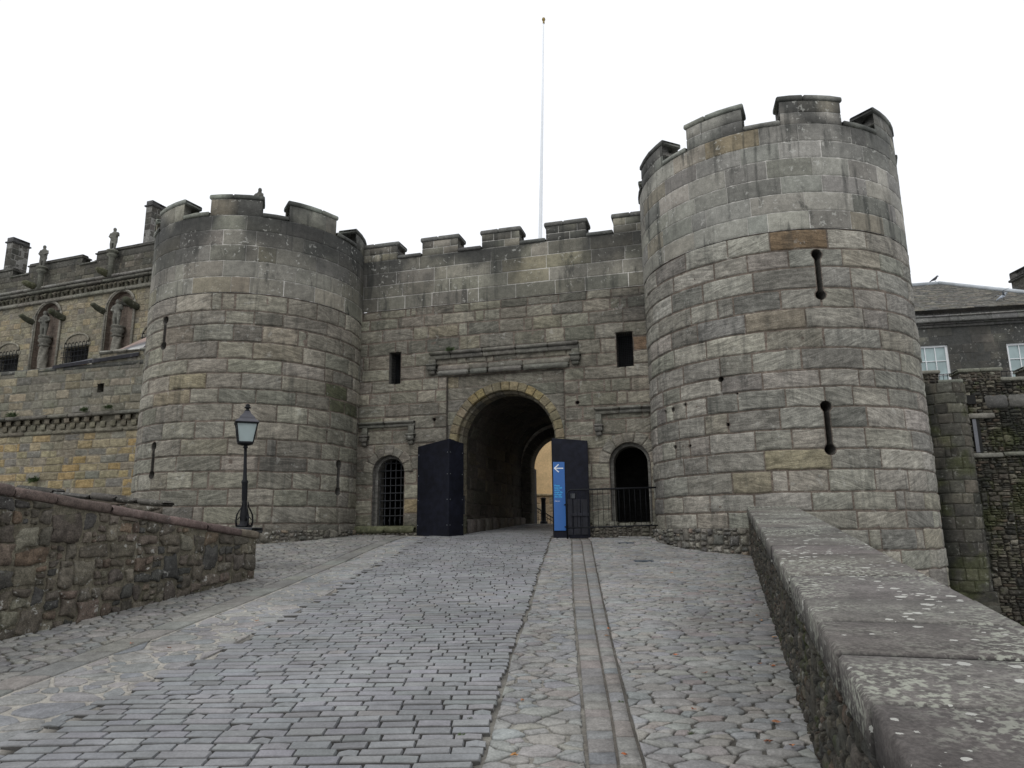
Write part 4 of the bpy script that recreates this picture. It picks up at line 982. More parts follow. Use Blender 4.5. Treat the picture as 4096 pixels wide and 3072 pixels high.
for i, (x, y) in enumerate(((2.24, 12.65), (2.36, 15.3))):
    mb = MB(); pr = [(0, .02), (.14, .02), (.15, .018), (.15, -.01)]
    mb.box((x-.16, y-.11, gz(x, y)+.0), (x+.16, y+.11, gz(x, y)+.024)); o = bevel(mb.build('drain_cover', MT['cover']), .006); o.rotation_euler = (0, 0, 0)
    tag(o, ('dark flat drain cover in the cobbles nearer the camera', 'dark flat drain cover in the cobbles close to the barrier')[i], 'drain cover', 'drain covers in the right hand cobbles')

# ================================================================== BEYOND THE PASSAGE
mb = MB(); P = [(.6, 23.9), (.8, 24.35), (.76, 24.4), (.54, 23.95)]
gl = thing('gate_leaf', 'narrow grey wooden gate leaf folded open at the far end of the passage', 'gate', (.66, 24.1, 1.73)); prism(mb, P, [1.72]*4, [3.62, 3.56, 3.56, 3.62]); mb.build('leaf', MT['gdoor'], gl)
bo = thing('bollard', 'black round bollard beyond the passage in front of the cream wall', 'bollard', (1.01, 24.6, 1.73))
mb = MB(); mb.lathe(1.03, 24.6, [(.13, 1.7), (.13, 1.8), (.115, 1.83), (.085, 1.85), (.08, 2.1), (.087, 2.11), (.08, 2.12), (.075, 2.5), (.085, 2.52), (.08, 2.56), (.1, 2.58), (.1, 2.61), (.04, 2.64)], 16); mb.build('post', MT['iron'], bo, True)
cw = thing('cream_building', 'cream harled building seen through the archway', 'building', (3, 30, 1.7))
mb = MB(); mb.box((-6, 30, 3.0), (14, 33, 7.6)); mb.build('wall', MT['cream'], cw)
mb = MB(); rng = random.Random(68); mpc = lambda u, z, h=0.: (u, 29.97-h, z)
ashlar(mb, mpc, -1.5, 5, zcourses(1.6, 2.93, .3, rng), (.4, .8), palette([(3, (.42, .3, .17)), (2, (.34, .27, .18)), (1, (.4, .25, .12))]), rng, [], mort=(.4, .3, .18)); solid(mb, mpc, -1.5, 5, 2.93, 3.02, -.1, .06, (.42, .33, .2), rng, n=10); mb.build('stone_base', MT['yell'], cw, True)
sr = thing('stair_railing', 'black iron stair railing sloping down to the right beyond the passage', 'railing', (1.2, 26, 1.7))
mb = MB(); zt2 = lambda x: 2.42-.63*(x-.7); mb.loft([(-.2, 26, zt2(-.2)), (2.6, 26, zt2(2.6))], .022, 6); mb.loft([(-.2, 26, zt2(-.2)-.13), (2.6, 26, zt2(2.6)-.13)], .012, 6); mb.build('handrail', MT['iron'], sr)
for i in range(22):
    x = -.1+i*.11; mb = MB(); mb.loft([(x, 26, max(.9, zt2(x)-1.)), (x, 26, zt2(x))], .009, 5); mb.build('baluster', MT['iron'], sr)
# flagpole
fp = thing('flagpole', 'tall bare white flagpole with a small gold ball standing behind the gate wall', 'flagpole', (1.06, 34, 1.7))
mb = MB(); mb.loft([(1.06, 34, 1.7), (1.52, 34, 16.1), (1.75, 34, 23), (1.925, 34, 28.6)], [.12, .098, .06, .038], 14); mb.build('pole', MT['pole'], fp, True)
mb = MB(); mb.lathe(1.93, 34, [(.05, 28.5), (.06, 28.56), (.035, 28.62), (.075, 28.68), (.1, 28.76), (.075, 28.84), (.01, 28.87)], 14); mb.build('ball', MT['gold'], fp, True)
# ================================================================== LOWER WALL AND PALACE ON THE LEFT
fm = wallmap(17.6, 15.5); YP = [(4, (.285, .25, .165)), (3, (.24, .225, .18)), (2, (.32, .25, .13)), (2, (.2, .2, .19)), (1, (.34, .24, .1))]
GP2 = [(4, (.19, .185, .15)), (3, (.155, .155, .14)), (2, (.23, .205, .15)), (1, (.26, .22, .145))]
fo = thing('stone_wall', 'yellow and grey sandstone wall on the far left with a band of small corbels under its upper part', 'wall', fm(-14, .5))
mb = MB(); rng = random.Random(71)
ashlar(mb, fm, -23, -8.4, zcourses(-.5, 4.55, .235, rng, .15), (.3, .75), palette(YP, (), .12, ds=.22), rng, [], dep=.02, joint=.016, rough=.012, wav=.02, mort=(.24, .21, .16))
mb.build('lower_wall', MT['yell'], fo, True)
mb = MB(); um = lambda u, z, h=0.: fm(u, z, h+.14); rng = random.Random(72)
ztop_ = lambda u: 6.62 if u < -13 else 6.75
ashlar(mb, um, -23, -8.4, zcourses(5.13, 6.62, .25, rng, .12), (.3, .75), palette(GP2, (), .16), rng, [rect(-12.87, -12.65, 5.73, 6.0)], dep=.02, joint=.016, rough=.012, wav=.02, mort=(.16, .15, .12))
rng2 = random.Random(73); ashlar(mb, um, -13.2, -8.4, [6.62, 6.77, 6.92], (.3, .7), palette(GP2, (), .16), rng2, [], dep=.02, joint=.016, rough=.012, mort=(.16, .15, .12))
reveal(mb, um, rect(-12.87, -12.65, 5.73, 6.0).out, .25, (.08, .075, .06), 0, (.01, .01, .01))
mb.box((-23, 6.5, -.5), (-8.4, 6.62, 0), (.1, .1, .09), mp=lambda u, z, h: um(u, z, h)); mb.build('upper_wall', MT['dark'], fo, True)
mb = MB(); x = -23.
while x < -8.6:
    l = rng.uniform(.5, 1.1); solid(mb, fm, x+.004, x+l-.004, 5.02, 5.12, -.05, .26+rng.uniform(-.02, .02), jit((.15, .145, .12), rng, .15), rng, ch=.02)
    solid(mb, fm, x+.004, x+l-.004, 4.55, 4.67, -.05, .06+rng.uniform(-.01, .01), jit((.19, .175, .135), rng, .15), rng, ch=.03); x += l
mb.build('string_course', MT['yell'], fo, True)
mb = MB(); x = -20.
while x < -9.2:
    if rng.random() > .06: solid(mb, fm, x, x+.19, 4.86, 5.03, -.02, .16, jit((.2, .18, .135), rng, .2), rng, ch=.03, n=1)
    if rng.random() > .06: solid(mb, fm, x+.17, x+.36, 4.68, 4.87, -.02, .1, jit((.19, .175, .13), rng, .2), rng, ch=.03, n=1)
    x += .375
mb.grid([[fm(u, z, h) for u in (-23, -16, -8.4)] for z, h in ((4.6, .03), (5.05, .03))], c=(.19, .175, .135)); o = mb.build('corbel_table', MT['yell'], fo, True)
mb = MB(); rng = random.Random(74)      # lean-to roof and its broken slab edge
ra = lambda u, t: Vector(fm(u, 6.66+(u+14.62)*.055+(.02 if t else 0), .2)).lerp(Vector(wallmap(20., 15.5)(-15.6+(u+14.62)*.98, 7.3+(u+14.62)*.31)), t)
rows = [[ra(-14.62+i*.2, t) for i in range(17)] for t in (0, .1, .25, .45, .7, 1.)]
cols = [[jit(((.07, .072, .08) if t == 0 else (.42, .42, .4) if (t == 1 and i > 9) or (t == 2 and i > 12) else (.3, .225, .19) if t == 5 or (t == 4 and i > 3) else (.1, .1, .11)), rng, .15) for i in range(17)] for t in range(6)]
mb.grid(rows, cols); mb.grid([[ra(-14.62+i*.4, 0)+Vector((0, 0, z)) for i in range(9)] for z in (-.1, 0)], c=(.03, .03, .035)); mb.build('lean_to_roof', MT['slate'], fo)
mb = MB(); x = -12.9
while x < -11.: l = rng.uniform(.25, .55); solid(mb, um, x, x+l-.01, 6.9, 6.95+rng.uniform(0, .06), -.35, .04+rng.uniform(0, .06), jit((.28, .27, .235), rng, .12), rng, ch=.04, n=2); x += l
mb.build('broken_coping', MT['yell'], fo, True)

pm = wallmap(24, 20)
pa = thing('palace', 'ornate sandstone palace front at top left with battlements, statue niches and barred windows', 'palace', pm(-20, 0))
def parch(c, hw, zs_, z0): return arch(c, hw, zs_, z0, rz=.72)
nA, nB = parch(-22.98, .78, 11.45, 9.0), parch(-18.5, .80, 11.45, 9.0)
nC = parch(-27.6, .78, 11.45, 9.0)
WN = [rect(-21.65, -20.2, 8.15, 9.85), rect(-26.1, -24.65, 8.15, 9.85), rect(-17.0, -15.6, 8.15, 9.85)]
mb = MB(); rng = random.Random(75)
ashlar(mb, pm, -36, -10, [0, 2, 4, 5]+zcourses(5.3, 8.15, .26, rng)+zcourses(8.151, 9.0, .28, rng)[0:]+zcourses(9.001, 12.2, .27, rng)[0:], (.3, .7), palette([(4, (.25, .225, .165)), (3, (.215, .2, .16)), (2, (.275, .235, .15)), (1, (.18, .175, .16))], (), .09, ds=.25), rng, [nA, nB, nC]+WN, dep=.015, joint=.014, rough=.008, mort=(.2, .18, .14), ustep=1.)
mb.build('wall', MT['yell'], pa, True)
NR = (.2, .16, .13)
for h in (nC, nA, nB):
    mb = MB(); reveal(mb, pm, h.out, .24, NR, .0, NR); p_ = mb.build('niche', MT['yell'], pa)
    mb = MB(); c = h.c; path = [(c-.86, 8.95), (c-.86, 11.4)]+[(c-.86*math.cos(math.pi*k/12), 11.45+.8*math.sin(math.pi*k/12)) for k in range(0, 13)]+[(c+.86, 11.4), (c+.86, 8.95)]
    mb.loft([pm(u, z, .04) for u, z in path], .05, 6, (.27, .255, .215)); mb.loft([pm(c+(u-c)*.9, 9+(z-9)*.985, .02) for u, z in path], .03, 6, (.24, .225, .185))
    mb.build('moulding', MT['yell'], p_, True)
    mb = MB(); rg2 = random.Random(int(-c*10))
    for k in range(16): a = math.pi*rg2.random(); rr = rg2.uniform(.3, .62); z = 11.4+rr*math.sin(a)*.8; u = c+rr*math.cos(a); mb.loft([pm(u, z-.09, -.25), pm(u+.05, z, -.1), pm(u-.03, z+.09, -.25)], [.03, .09, .03], 6, (.1, .1, .085))
    mb.build('carved_foliage', MT['dark'], p_, True)
    mb = MB()
    for s0, s1 in ((c-1.35, c+.95),): 
        solid(mb, pm, s0, s1, 8.86, 9.0, -.1, .2, (.25, .235, .2), rng, ch=.04); solid(mb, pm, s0, s1, 8.7, 8.85, -.1, .12, (.2, .185, .15), rng, ch=.04)
    mb.build('niche_sill', MT['yell'], p_, True)
    mb = MB(); rows = []       # twisted column
    for k in range(14):
        z = 9.0+k*.085; rows.append([pm(c-.02+(.19+.025*math.cos(4*(2*math.pi*i/20)+k*.6))*math.cos(2*math.pi*i/20), z, .02+(.19+.025*math.cos(4*(2*math.pi*i/20)+k*.6))*math.sin(2*math.pi*i/20)) for i in range(20)])
    mb.grid(rows, loop=True, c=(.2, .19, .16)); x, y, _ = pm(c-.02, 0, .02)
    mb.lathe(x, y, [(.2, 10.05), (.27, 10.1), (.2, 10.16), (.19, 10.2), (.3, 10.34), (.26, 10.4), (.24, 10.46), (.3, 10.5), (.28, 10.56)], 16, (.14, .135, .115)); mb.build('twisted_column', MT['dark'], p_, True)
    for s0, k in ((c-.95, 1), (c+.98, 0)):
        mb = MB(); P = [pm(s0, 11.3, -.2), pm(s0, 11.36, .15), pm(s0-.02, 11.42, .4), pm(s0, 11.5, .6), pm(s0, 11.47, .72)]
        mb.loft(P, [(.13, .13), (.15, .15), (.12, .13), (.1, .11), (.05, .05)] if k else [(.15, .15), (.16, .16), (.16, .16), (.15, .15), (.12, .13)], 8, (.07, .072, .05)); mb.build('gargoyle', MT['wet'], pa, True)
for a_ in (-1,):
    pass
mb = MB(); rng = random.Random(76)
def band(z0, z1, h, c, ch=.03, nm=None):
    x = -36.
    while x < -10: l = rng.uniform(.6, 1.3); solid(mb, pm, x+.003, x+l-.003, z0, z1, -.1, h+rng.uniform(-.012, .012), jit(c, rng, .16), rng, ch=ch, n=2); x += l
band(12.2, 12.36, .14, (.2, .19, .16)); band(12.72, 12.84, .22, (.17, .165, .14)); band(12.85, 12.97, .3, (.19, .185, .165)); mb.build('cornice', MT['dark'], pa, True)
mb = MB(); band(12.36, 12.72, .06, (.13, .125, .1)); rg2 = random.Random(5)
x = -34.
while x < -11: mb.loft([pm(x, 12.43, .05), pm(x+rg2.uniform(-.08, .08), 12.54, .17), pm(x+.05, 12.68, .05)], [.05, rg2.uniform(.06, .11), .05], 6, jit((.16, .15, .115), rg2, .25)); x += rg2.uniform(.2, .34)
mb.build('carved_frieze', MT['dark'], pa, True)
mb = MB(); rng = random.Random(77)
ashlar(mb, pm, -36, -10, zcourses(12.97, 13.88, .3, rng), (.35, .8), palette([(3, (.105, .1, .085)), (3, (.08, .078, .07)), (1, (.15, .14, .115))], (), .2), rng, [], dep=.012, joint=.014, rough=.01, mort=(.09, .085, .07), ustep=1.)
mb.box((-36, 12.97, -.5), (-10, 13.88, -.03), (.08, .08, .07), mp=lambda u, z, h: pm(u, z, h)); mb.build('parapet', MT['dark'], pa, True)
G = [(-36, -31.3), (-30.4, -25.8), (-24.75, -21.28), (-20.3, -16.0), (-15.2, -10)]
G = [(-36, -30.9), (-29.9, -25.85), (-24.75, -21.25), (-20.35, -16.2), (-15.2, -10)]
for i, (a, b) in enumerate(G):
    mb = MB(); solid(mb, pm, a, b, 13.88, 14.2, -.45, .0, (.09, .087, .075), rng, ch=.02, n=10); o = mb.build('merlon', MT['dark'], pa, True)
    mb = MB(); solid(mb, pm, a-.05, b+.05, 14.2, 14.27, -.5, .06, (.1, .098, .085), rng, ch=.02, n=10); solid(mb, pm, a, b, 14.27, 14.38, -.35, .0, (.08, .078, .07), rng, ch=.04, n=10); mb.build('coping', MT['dark'], o, True)
    if i < 4:
        mb = MB(); c0, c1 = b, G[i+1][0]; solid(mb, pm, c0-.1, c1+.05, 13.8, 13.88, -.45, .07, (.1, .1, .085), rng, ch=.02); mb.build('crenel_sill', MT['dark'], pa, True)
        mb = MB(); solid(mb, pm, c0+.4, c1, 13.88, 14.12, -.45, -.3, (.22, .215, .2), rng, ch=.02); mb.build('crenel_block', MT['dark'], pa, True)
for c in (-23.55, -18.95):
    mb = MB(); P = [pm(c-.25, 13.0, .1), pm(c-.27, 13.02, .35), pm(c-.3, 13.06, .6), pm(c-.32, 13.1, .8)]; mb.loft(P, [.1, .17, .16, .09], 8, (.1, .1, .06)); mb.build('gargoyle', MT['wet'], pa, True)
for h in WN:
    c = h.c; a, b = c-.725, c+.725
    mb = MB(); reveal(mb, pm, h.out, .35, (.2, .19, .16), 0, (.012, .012, .012)); wo_ = mb.build('window', MT['yell'], pa)
    mb = MB(); path = [(c-.74*math.cos(math.pi*k/12), 10.06+.42*math.sin(math.pi*k/12)) for k in range(13)]; mb.loft([pm(u, z, .03) for u, z in path], .045, 6, (.24, .225, .18))
    mb.grid([[pm(c+(u-c)*f, 10.04+(z-10.04)*f, .012) for u, z in path] for f in (0., .5, .92)], c=(.19, .17, .13)); solid(mb, pm, a-.1, b+.1, 9.88, 10.04, -.05, .03, (.25, .235, .19), rng, ch=.01); mb.build('tympanum', MT['yell'], wo_, True)
    mb = MB()
    for i in range(7):
        u = a+.06+i*.222; mb.loft([pm(u, 8.2, .1), pm(u, 9.98, .1), pm(u+.03, 10.05, .1), pm(u+.09, 10.06, .1), pm(u+.11, 10.0, .1)], .018, 5)
    for z in (8.5, 8.8, 9.1, 9.4, 9.62, 9.85): mb.loft([pm(a-.1, z, .12), pm(b+.1, z, .12)], .018, 5)
    mb.build('iron_grille', MT['iron'], wo_)
    mb = MB(); solid(mb, pm, a-.1, b+.1, 8.0, 8.13, -.1, .12, (.3, .29, .25), rng, ch=.03); mb.build('sill', MT['yell'], wo_, True)
# chimneys standing behind the parapet
def chimney(corner, wl, wd, z0, z1, parent, name='chimney', c=(.07, .069, .068), ang=20):
    a = R(ang); dx = Vector((math.cos(a), -math.sin(a))); ny = Vector((math.sin(a), math.cos(a))); C0 = Vector(corner); rng_ = random.Random(int(z1*10))
    mb = MB()
    def face(o, d, n):    # a masonry face starting at o running along d
        return lambda u, z, h=0.: (o.x+d.x*u+n.x*h, o.y+d.y*u+n.y*h, z)
    pal = palette([(2, c), (1, tuple(x*.8 for x in c)), (1, tuple(x*1.25 for x in c))], (), .15); zs = zcourses(z0, z1-.3, .3, rng_, .1)
    O = C0-dx*wl
    for o_, d, n, L in ((O, dx, -ny, wl), (C0, ny, dx, wd), (C0+ny*wd, -dx, ny, wl), (O+ny*wd, -ny, -dx, wd)):
        ashlar(mb, face(o_, d, n), 0, L, zs, (.3, .5), pal, rng_, [], dep=.01, joint=.014, rough=.006, mort=(.2, .195, .18), md=.004)
    s_ = mb.build(name, MT['dark'], parent, True); mb = MB(); mp = lambda u, z, h=0.: (O.x+dx.x*u-ny.x*h, O.y+dx.y*u-ny.y*h, z)
    solid(mb, mp, -.07, wl+.07, z1-.3, z1-.22, -wd-.07, .07, c, rng_, ch=.02); solid(mb, mp, -.01, wl+.01, z1-.22, z1, -wd-.01, .01, tuple(x*1.3 for x in c), rng_, ch=.02)
    mb.box((0, z1-.3, -wd), (wl, z1-.29, 0), c, mp=mp); mb.build('chimney_cap', MT['cope'], s_, True); return s_
chimney((-24.9, 33.4), .42, .86, 12.9, 16.2, pa); chimney((-16.66, 30.75), .36, .9, 13., 16.8, pa)

def figure(name, pts, label, cat, group, base, parent=None, mat='dark', vox=.03, col=(.15, .15, .13)):
    mb = MB()
    for P, r_ in pts: mb.loft([(base[0]+x, base[1]+y, base[2]+z) for x, y, z in P], r_, 8, col)
    o = mb.build(name, MT[mat], parent, True); m = o.modifiers.new('merge', 'REMESH'); m.mode = 'VOXEL'; m.voxel_size = vox; m.use_smooth_shade = True
    return tag(o, label, cat, group) if not parent else o
def standing(s=1., lean=0., arm=0, turn=0.):
    k = lambda x, y, z: (x*s+lean*z, y*s, z*s)
    L = [([k(-.09, 0, 0), k(-.1, -.02, .28), k(-.07, 0, .55)], [.05*s, .07*s, .1*s]), ([k(.09, -.05, 0), k(.1, -.04, .28), k(.07, 0, .55)], [.05*s, .07*s, .1*s]),
         ([k(0, 0, .5), k(0, 0, .68), k(0, 0, .85), k(0, 0, .92), k(0, 0, .97)], [(.14*s, .1*s), (.13*s, .1*s), (.17*s, .11*s), (.1*s, .08*s), .05*s]),
         ([k(0, -.01, .95), k(0, -.02, 1.0), k(0, -.02, 1.07), k(0, -.01, 1.13)], [.05*s, .08*s, .085*s, .04*s]),
         ([k(-.16, 0, .86), k(-.22, -.03, .68), k(-.1, -.13, .6)], [.06*s, .05*s, .045*s]), ([k(.16, 0, .86), k(.23, -.05, .7), k(.1+.1*arm, -.14, .62+.25*arm)], [.06*s, .05*s, .045*s]),
         ([k(-.12, .06, .1), k(0, .08, .45), k(.02, .07, .88)], [(.09*s, .03*s), (.14*s, .04*s), (.13*s, .04*s)])]
    return L
for (s_, z0, zc, zf, lab, arm) in ((-23.45, 12.97, 13.75, 13.93, 'weathered stone figure on a column at the palace battlements, the further left one', 0), (-19.03, 12.97, 13.9, 14.1, 'weathered stone figure on a column at the palace battlements, nearer the tall chimney', 1)):
    x, y, _ = pm(s_, 0, .28)
    t = thing('statue', lab, 'statue', (x, y, z0), 'stone figures standing along the palace battlements')
    mb = MB(); mb.lathe(x, y, [(.12, z0-.1), (.12, zc-.2), (.13, zc-.15), (.22, zc-.05), (.22, zc), (.15, zc+.03), (.17, zc+.08), (.25, zc+.12), (.25, zf-.01), (.2, zf)], 14, (.17, .17, .14)); mb.build('bracket_column', MT['dark'], t, True)
    figure('figure', standing(.96, .02, arm), None, None, None, (x, y, zf), t, 'figure', .03)
for h, lab, sc, arm in ((nA, 'dark carved stone figure in the left arched niche of the palace front', 1.08, 0), (nB, 'pale carved stone figure in the right arched niche of the palace front', 1.08, 1)):
    x, y, _ = pm(h.c-.02, 0, .12)
    t = thing('statue', lab, 'statue', (x, y, 10.55), 'carved figures in the palace niches')
    figure('figure', standing(sc, -.03, arm), None, None, None, (x, y, 10.54), t, 'figure', .03, (.12, .12, .105) if arm == 0 else (.2, .195, .17))
    mb = MB(); mb.lathe(x, y, [(.2, 10.5), (.2, 10.57), (.16, 10.6)], 12, (.17, .165, .14)); mb.build('base', MT['dark'], t, True)
# seated figure on the left tower
a = R(15.1); sx_, sy_ = LX+(LR-.22)*math.sin(a), LY-(LR-.22)*math.cos(a)
sf = figure('statue', [([(0, .02, 0), (0, .02, .08), (0, .01, .17), (.0, 0, .22)], [(.1, .085), (.105, .08), (.08, .06), (.04, .04)]), ([(.01, -.01, .2), (.015, -.02, .26), (.015, -.02, .3)], [.04, .05, .03]),
    ([(-.07, 0, .16), (-.09, -.06, .08), (-.03, -.09, .07)], [.03, .028, .024]), ([(.07, 0, .16), (.1, -.06, .09), (.04, -.09, .08)], [.03, .028, .024]), ([(-.04, 0, .06), (-.06, -.1, .08), (-.06, -.11, 0)], [.045, .04, .03]), ([(.04, 0, .06), (.07, -.1, .08), (.07, -.11, 0)], [.045, .04, .03])],
    'small seated stone figure on a merlon of the left tower', 'statue', None, (sx_, sy_, 9.40), None, 'figure', .012, (.2, .2, .18))

# ================================================================== RIGHT SIDE: TERRACE WALL, HOUSE
tm = wallmap(24, 11); te = thing('terrace_wall', 'dark mossy rubble retaining wall at the far right, below the slate roofed house', 'wall', tm(15, -1.9))
WETP = [(4, (.1, .093, .08)), (3, (.068, .065, .056)), (2, (.135, .127, .106)), (1.5, (.11, .085, .068)), (.8, (.2, .188, .158)), (1.5, (.045, .046, .044))]
def wsh(p, c):
    k = sm(-.05, .45, fbm((p[0]*1.3, p[1], p[2]*.35), .9, 4))*.8; k2 = sm(.12, .4, fbm((p[0], p[1]+9, p[2]), 1.1, 3))*.55*sm(5.5, 4.8, p[2])
    c = tuple(a*(1-k)+b*k for a, b in zip(c, (.028, .03, .026))); return tuple(a*(1-k2)+b*k2 for a, b in zip(c, (.06, .07, .022)))
mb = MB(); rng = random.Random(81)
rubble_face(mb, tm, 11.5, 24, -2., 5.85, [(.2, 200), (.13, 1800), (.075, 9000)], palette(WETP, (), .25, ds=.3), rng, gap=.012, H=.05, mort=(.04, .036, .029), dome=.2, shade=wsh, cf=.08, gl=(.006, .09, 2.2, .17))
mb.build('wall', MT['wet'], te, True)
CR_ = [(11.6, 13.38), (13.97, 15.11), (15.78, 16.9), (17.6, 18.8), (19.5, 20.7)]
for i, (a, b) in enumerate(CR_):
    mb = MB(); f = lambda u, z, h=0.: tm(u, z, h+.02); rubble_face(mb, f, a, b, 5.85, 6.14, [(.3, 3)], palette(WETP, (), .15), rng, gl=(.005, .05, 2., .15))
    mb.box((a, 5.8, -.6), (b, 6.14, .01), (.07, .066, .055), mp=lambda u, z, h: tm(u, z, h)); o = mb.build('merlon', MT['wet'], te, True)
    mb = MB(); solid(mb, tm, a-.05, (a+b)/2-.003, 6.14, 6.25, -.65, .08, jit((.2, .2, .165), rng, .1), rng, ch=.02); solid(mb, tm, (a+b)/2+.003, b+.05, 6.14, 6.25, -.65, .08, jit((.2, .2, .165), rng, .1), rng, ch=.02); mb.build('coping', MT['cope'], o, True)
    if i < 4:
        c0, c1 = b, CR_[i+1][0]; mb = MB(); solid(mb, tm, c0-.05, c1+.05, 5.82, 5.93, -.6, .1, jit((.2, .2, .165), rng, .1), rng, ch=.02); mb.build('crenel_sill', MT['cope'], te, True)
        mb = MB(); mb.loft([tm(c0, 6.17, -.25), tm(c1+.02, 6.17, -.25)], .014, 5)
        for k in range(1, 5): u = c0+(c1-c0)*k/5; mb.loft([tm(u, 5.9, -.25), tm(u, 6.17, -.25)], .008, 5)
        mb.build('guard_rail', MT['iron'], te)
mb = MB(); rng = random.Random(82); px_, py_, _ = tm(13.45, 0, -.08); TR = .62; cm = cylmap(px_, py_, TR); GWET = [(4, (.1, .098, .088)), (3, (.08, .08, .073)), (2, (.14, .132, .11)), (1, (.055, .056, .052))]
ashlar(mb, cm, -math.pi/2*TR-.2, math.pi/2*TR+.1, zcourses(-.3, 5.78, .33, rng, .15), (.3, .6), palette(GWET, (), .18), rng, [], dep=.025, joint=.018, rough=.015, wav=.02, shade=wsh, mort=(.08, .075, .06))
f = lambda u, z, h=0.: tm(u, z, h+.45)
ashlar(mb, f, 12.3, 14.02, zcourses(-2., -.3, .35, rng, .1), (.4, .8), palette(GWET, (), .15), rng, [], dep=.03, rough=.015, shade=wsh, mort=(.08, .075, .06)); mb.box((12.3, -2, -.5), (14.02, -.3, .43), (.08, .08, .07), mp=lambda u, z, h: tm(u, z, h)); mb.build('turret', MT['dark'], te, True)
mb = MB(); f = lambda u, z, h=0.: tm(u, z, h+.1)
ashlar(mb, f, 11.5, 13.1, zcourses(-.3, 5.85, .34, rng, .15), (.3, .6), palette(GWET, (), .18), rng, [rect(12.9, 13.14, 1.62, 3.12)], dep=.025, joint=.018, rough=.015, shade=wsh, mort=(.08, .075, .06))
mb.build('ashlar_return', MT['dark'], te, True)
mb = MB(); mb.box((12.86, 1.6, .0), (13.2, 3.14, .16), mp=lambda u, z, h: tm(u, z, h)); mb.build('shutter', MT['wood'], te)
mb = MB(); mb.box((14.1, 3.68, .0), (14.3, 4.68, .1), (.05, .05, .05), mp=lambda u, z, h: tm(u, z, h)); o = mb.build('slit_window', MT['void'], te)
mb = MB(); mb.box((14.1, 3.68, .09), (14.2, 4.68, .13), mp=lambda u, z, h: tm(u, z, h)); mb.build('frame', plain('grey_frame', (.12, .125, .14), .6), o)
mb = MB(); solid(mb, tm, 14.02, 14.72, 4.7, 4.85, -.1, .16, (.2, .19, .165), rng, ch=.02); solid(mb, tm, 14.0, 14.8, 3.53, 3.66, -.1, .15, (.19, .185, .16), rng, ch=.02)
x = 14.85
while x < 19: l = rng.uniform(.5, .9); solid(mb, tm, x, x+l-.02, 3.52+rng.uniform(-.05, .05), 3.68, -.1, .13, jit((.17, .165, .135), rng), rng, ch=.03) if rng.random() > .3 else 0; solid(mb, tm, x-.3, x+l-.32, 5.0, 5.4, -.1, .1, jit((.11, .108, .1), rng), rng, ch=.05); x += l
mb.build('ledge', MT['cope'], te, True)
mb = MB(); mb.box((14.04, 5.15, .0), (14.28, 5.42, .12), mp=lambda u, z, h: tm(u, z, h)); mb.build('vent', MT['void'], te)

hm = wallmap(30, 11); ho = thing('house', 'grey stone house at the far right with slate roof and white sash windows', 'house', hm(18, 4))
HW = [rect(15.95, 17.2, 6.1, 8.42), rect(19.23, 20.5, 6.1, 8.34)]
mb = MB(); rng = random.Random(83); hst = stainf(4, 9.2, .75, .8, .15)
ashlar(mb, hm, 12, 21.6, zcourses(3.8, 6.1, .36, rng)+zcourses(6.101, 9.1, .34, rng), (.5, .9), palette([(4, (.13, .128, .118)), (2, (.1, .1, .095)), (2, (.165, .16, .145))], (), .12), rng, HW, dep=.006, joint=.01, rough=.004, mort=(.1, .1, .09), md=.004, shade=hst)
mb.build('wall', MT['smooth'], ho, True)
mb = MB()
for z0, z1, h, c in ((9.1, 9.2, .08, .11), (9.2, 9.26, .16, .13), (9.27, 9.46, .3, .19), (9.465, 9.52, .36, .22), (9.52, 9.66, .1, .13)):
    x = 12.
    while x < 20.9: l = rng.uniform(.9, 1.4); solid(mb, hm, x+.002, x+l-.002, z0, z1, -.3, h, jit((c, c*.99, c*.93), rng, .12), rng, ch=.015, n=2); x += l
mb.build('cornice', MT['smooth'], ho, True)
E0, RGc = 29.75, 35.; rm0, rm1 = wallmap(29.55, 11), wallmap(35., 11)
def roofmap(u, v, h=0.):
    a, b = Vector(rm0(u, 9.74)), Vector(rm1(u, 12.43)); p = a.lerp(b, v/6.); return (p.x, p.y-h*.4, p.z+h*.9)
mb = MB(); rng = random.Random(84)
hip = lambda v: 21.7-(21.7-20.05)*min(1, max(0, v)/6.)
ashlar(mb, roofmap, 12.5, 21.7, [6.*i/30 for i in range(31)], (.16, .34), palette([(4, (.1, .1, .1)), (3, (.125, .12, .11)), (2, (.08, .082, .088)), (1, (.16, .15, .13))], (), .18), rng, [], dep=.03, joint=.008, rough=.008, off=.012, mort=(.04, .04, .04), md=.03, u1f=lambda v: hip(v+.1), ustep=2.)
p0, p1, p2 = Vector(rm1(20.05, 12.43)), Vector(rm0(21.7, 9.74)), Vector(wallmap(40, 11)(21.7, 9.74))
mb.quad([p0, p1, p2, p0], (.1, .1, .1)); mb.quad([rm1(12.5, 12.42), rm1(20.05, 12.42), wallmap(40, 11)(21.7, 9.74), wallmap(40, 11)(12.5, 9.74)], (.1, .1, .1)); mb.build('roof', MT['slate'], ho, True)
mb = MB(); mb.loft([rm1(12.5, 12.46), rm1(20.05, 12.46)], (.09), 8); mb.loft([p0+Vector((0, 0, .04)), p1+Vector((0, 0, .06))], .09, 8)
mb.loft([rm1(12.5, 12.38), rm1(20.05, 12.38)], [(.16, .03), (.16, .03)], 8); mb.build('lead_ridge', MT['lead'], ho, True)
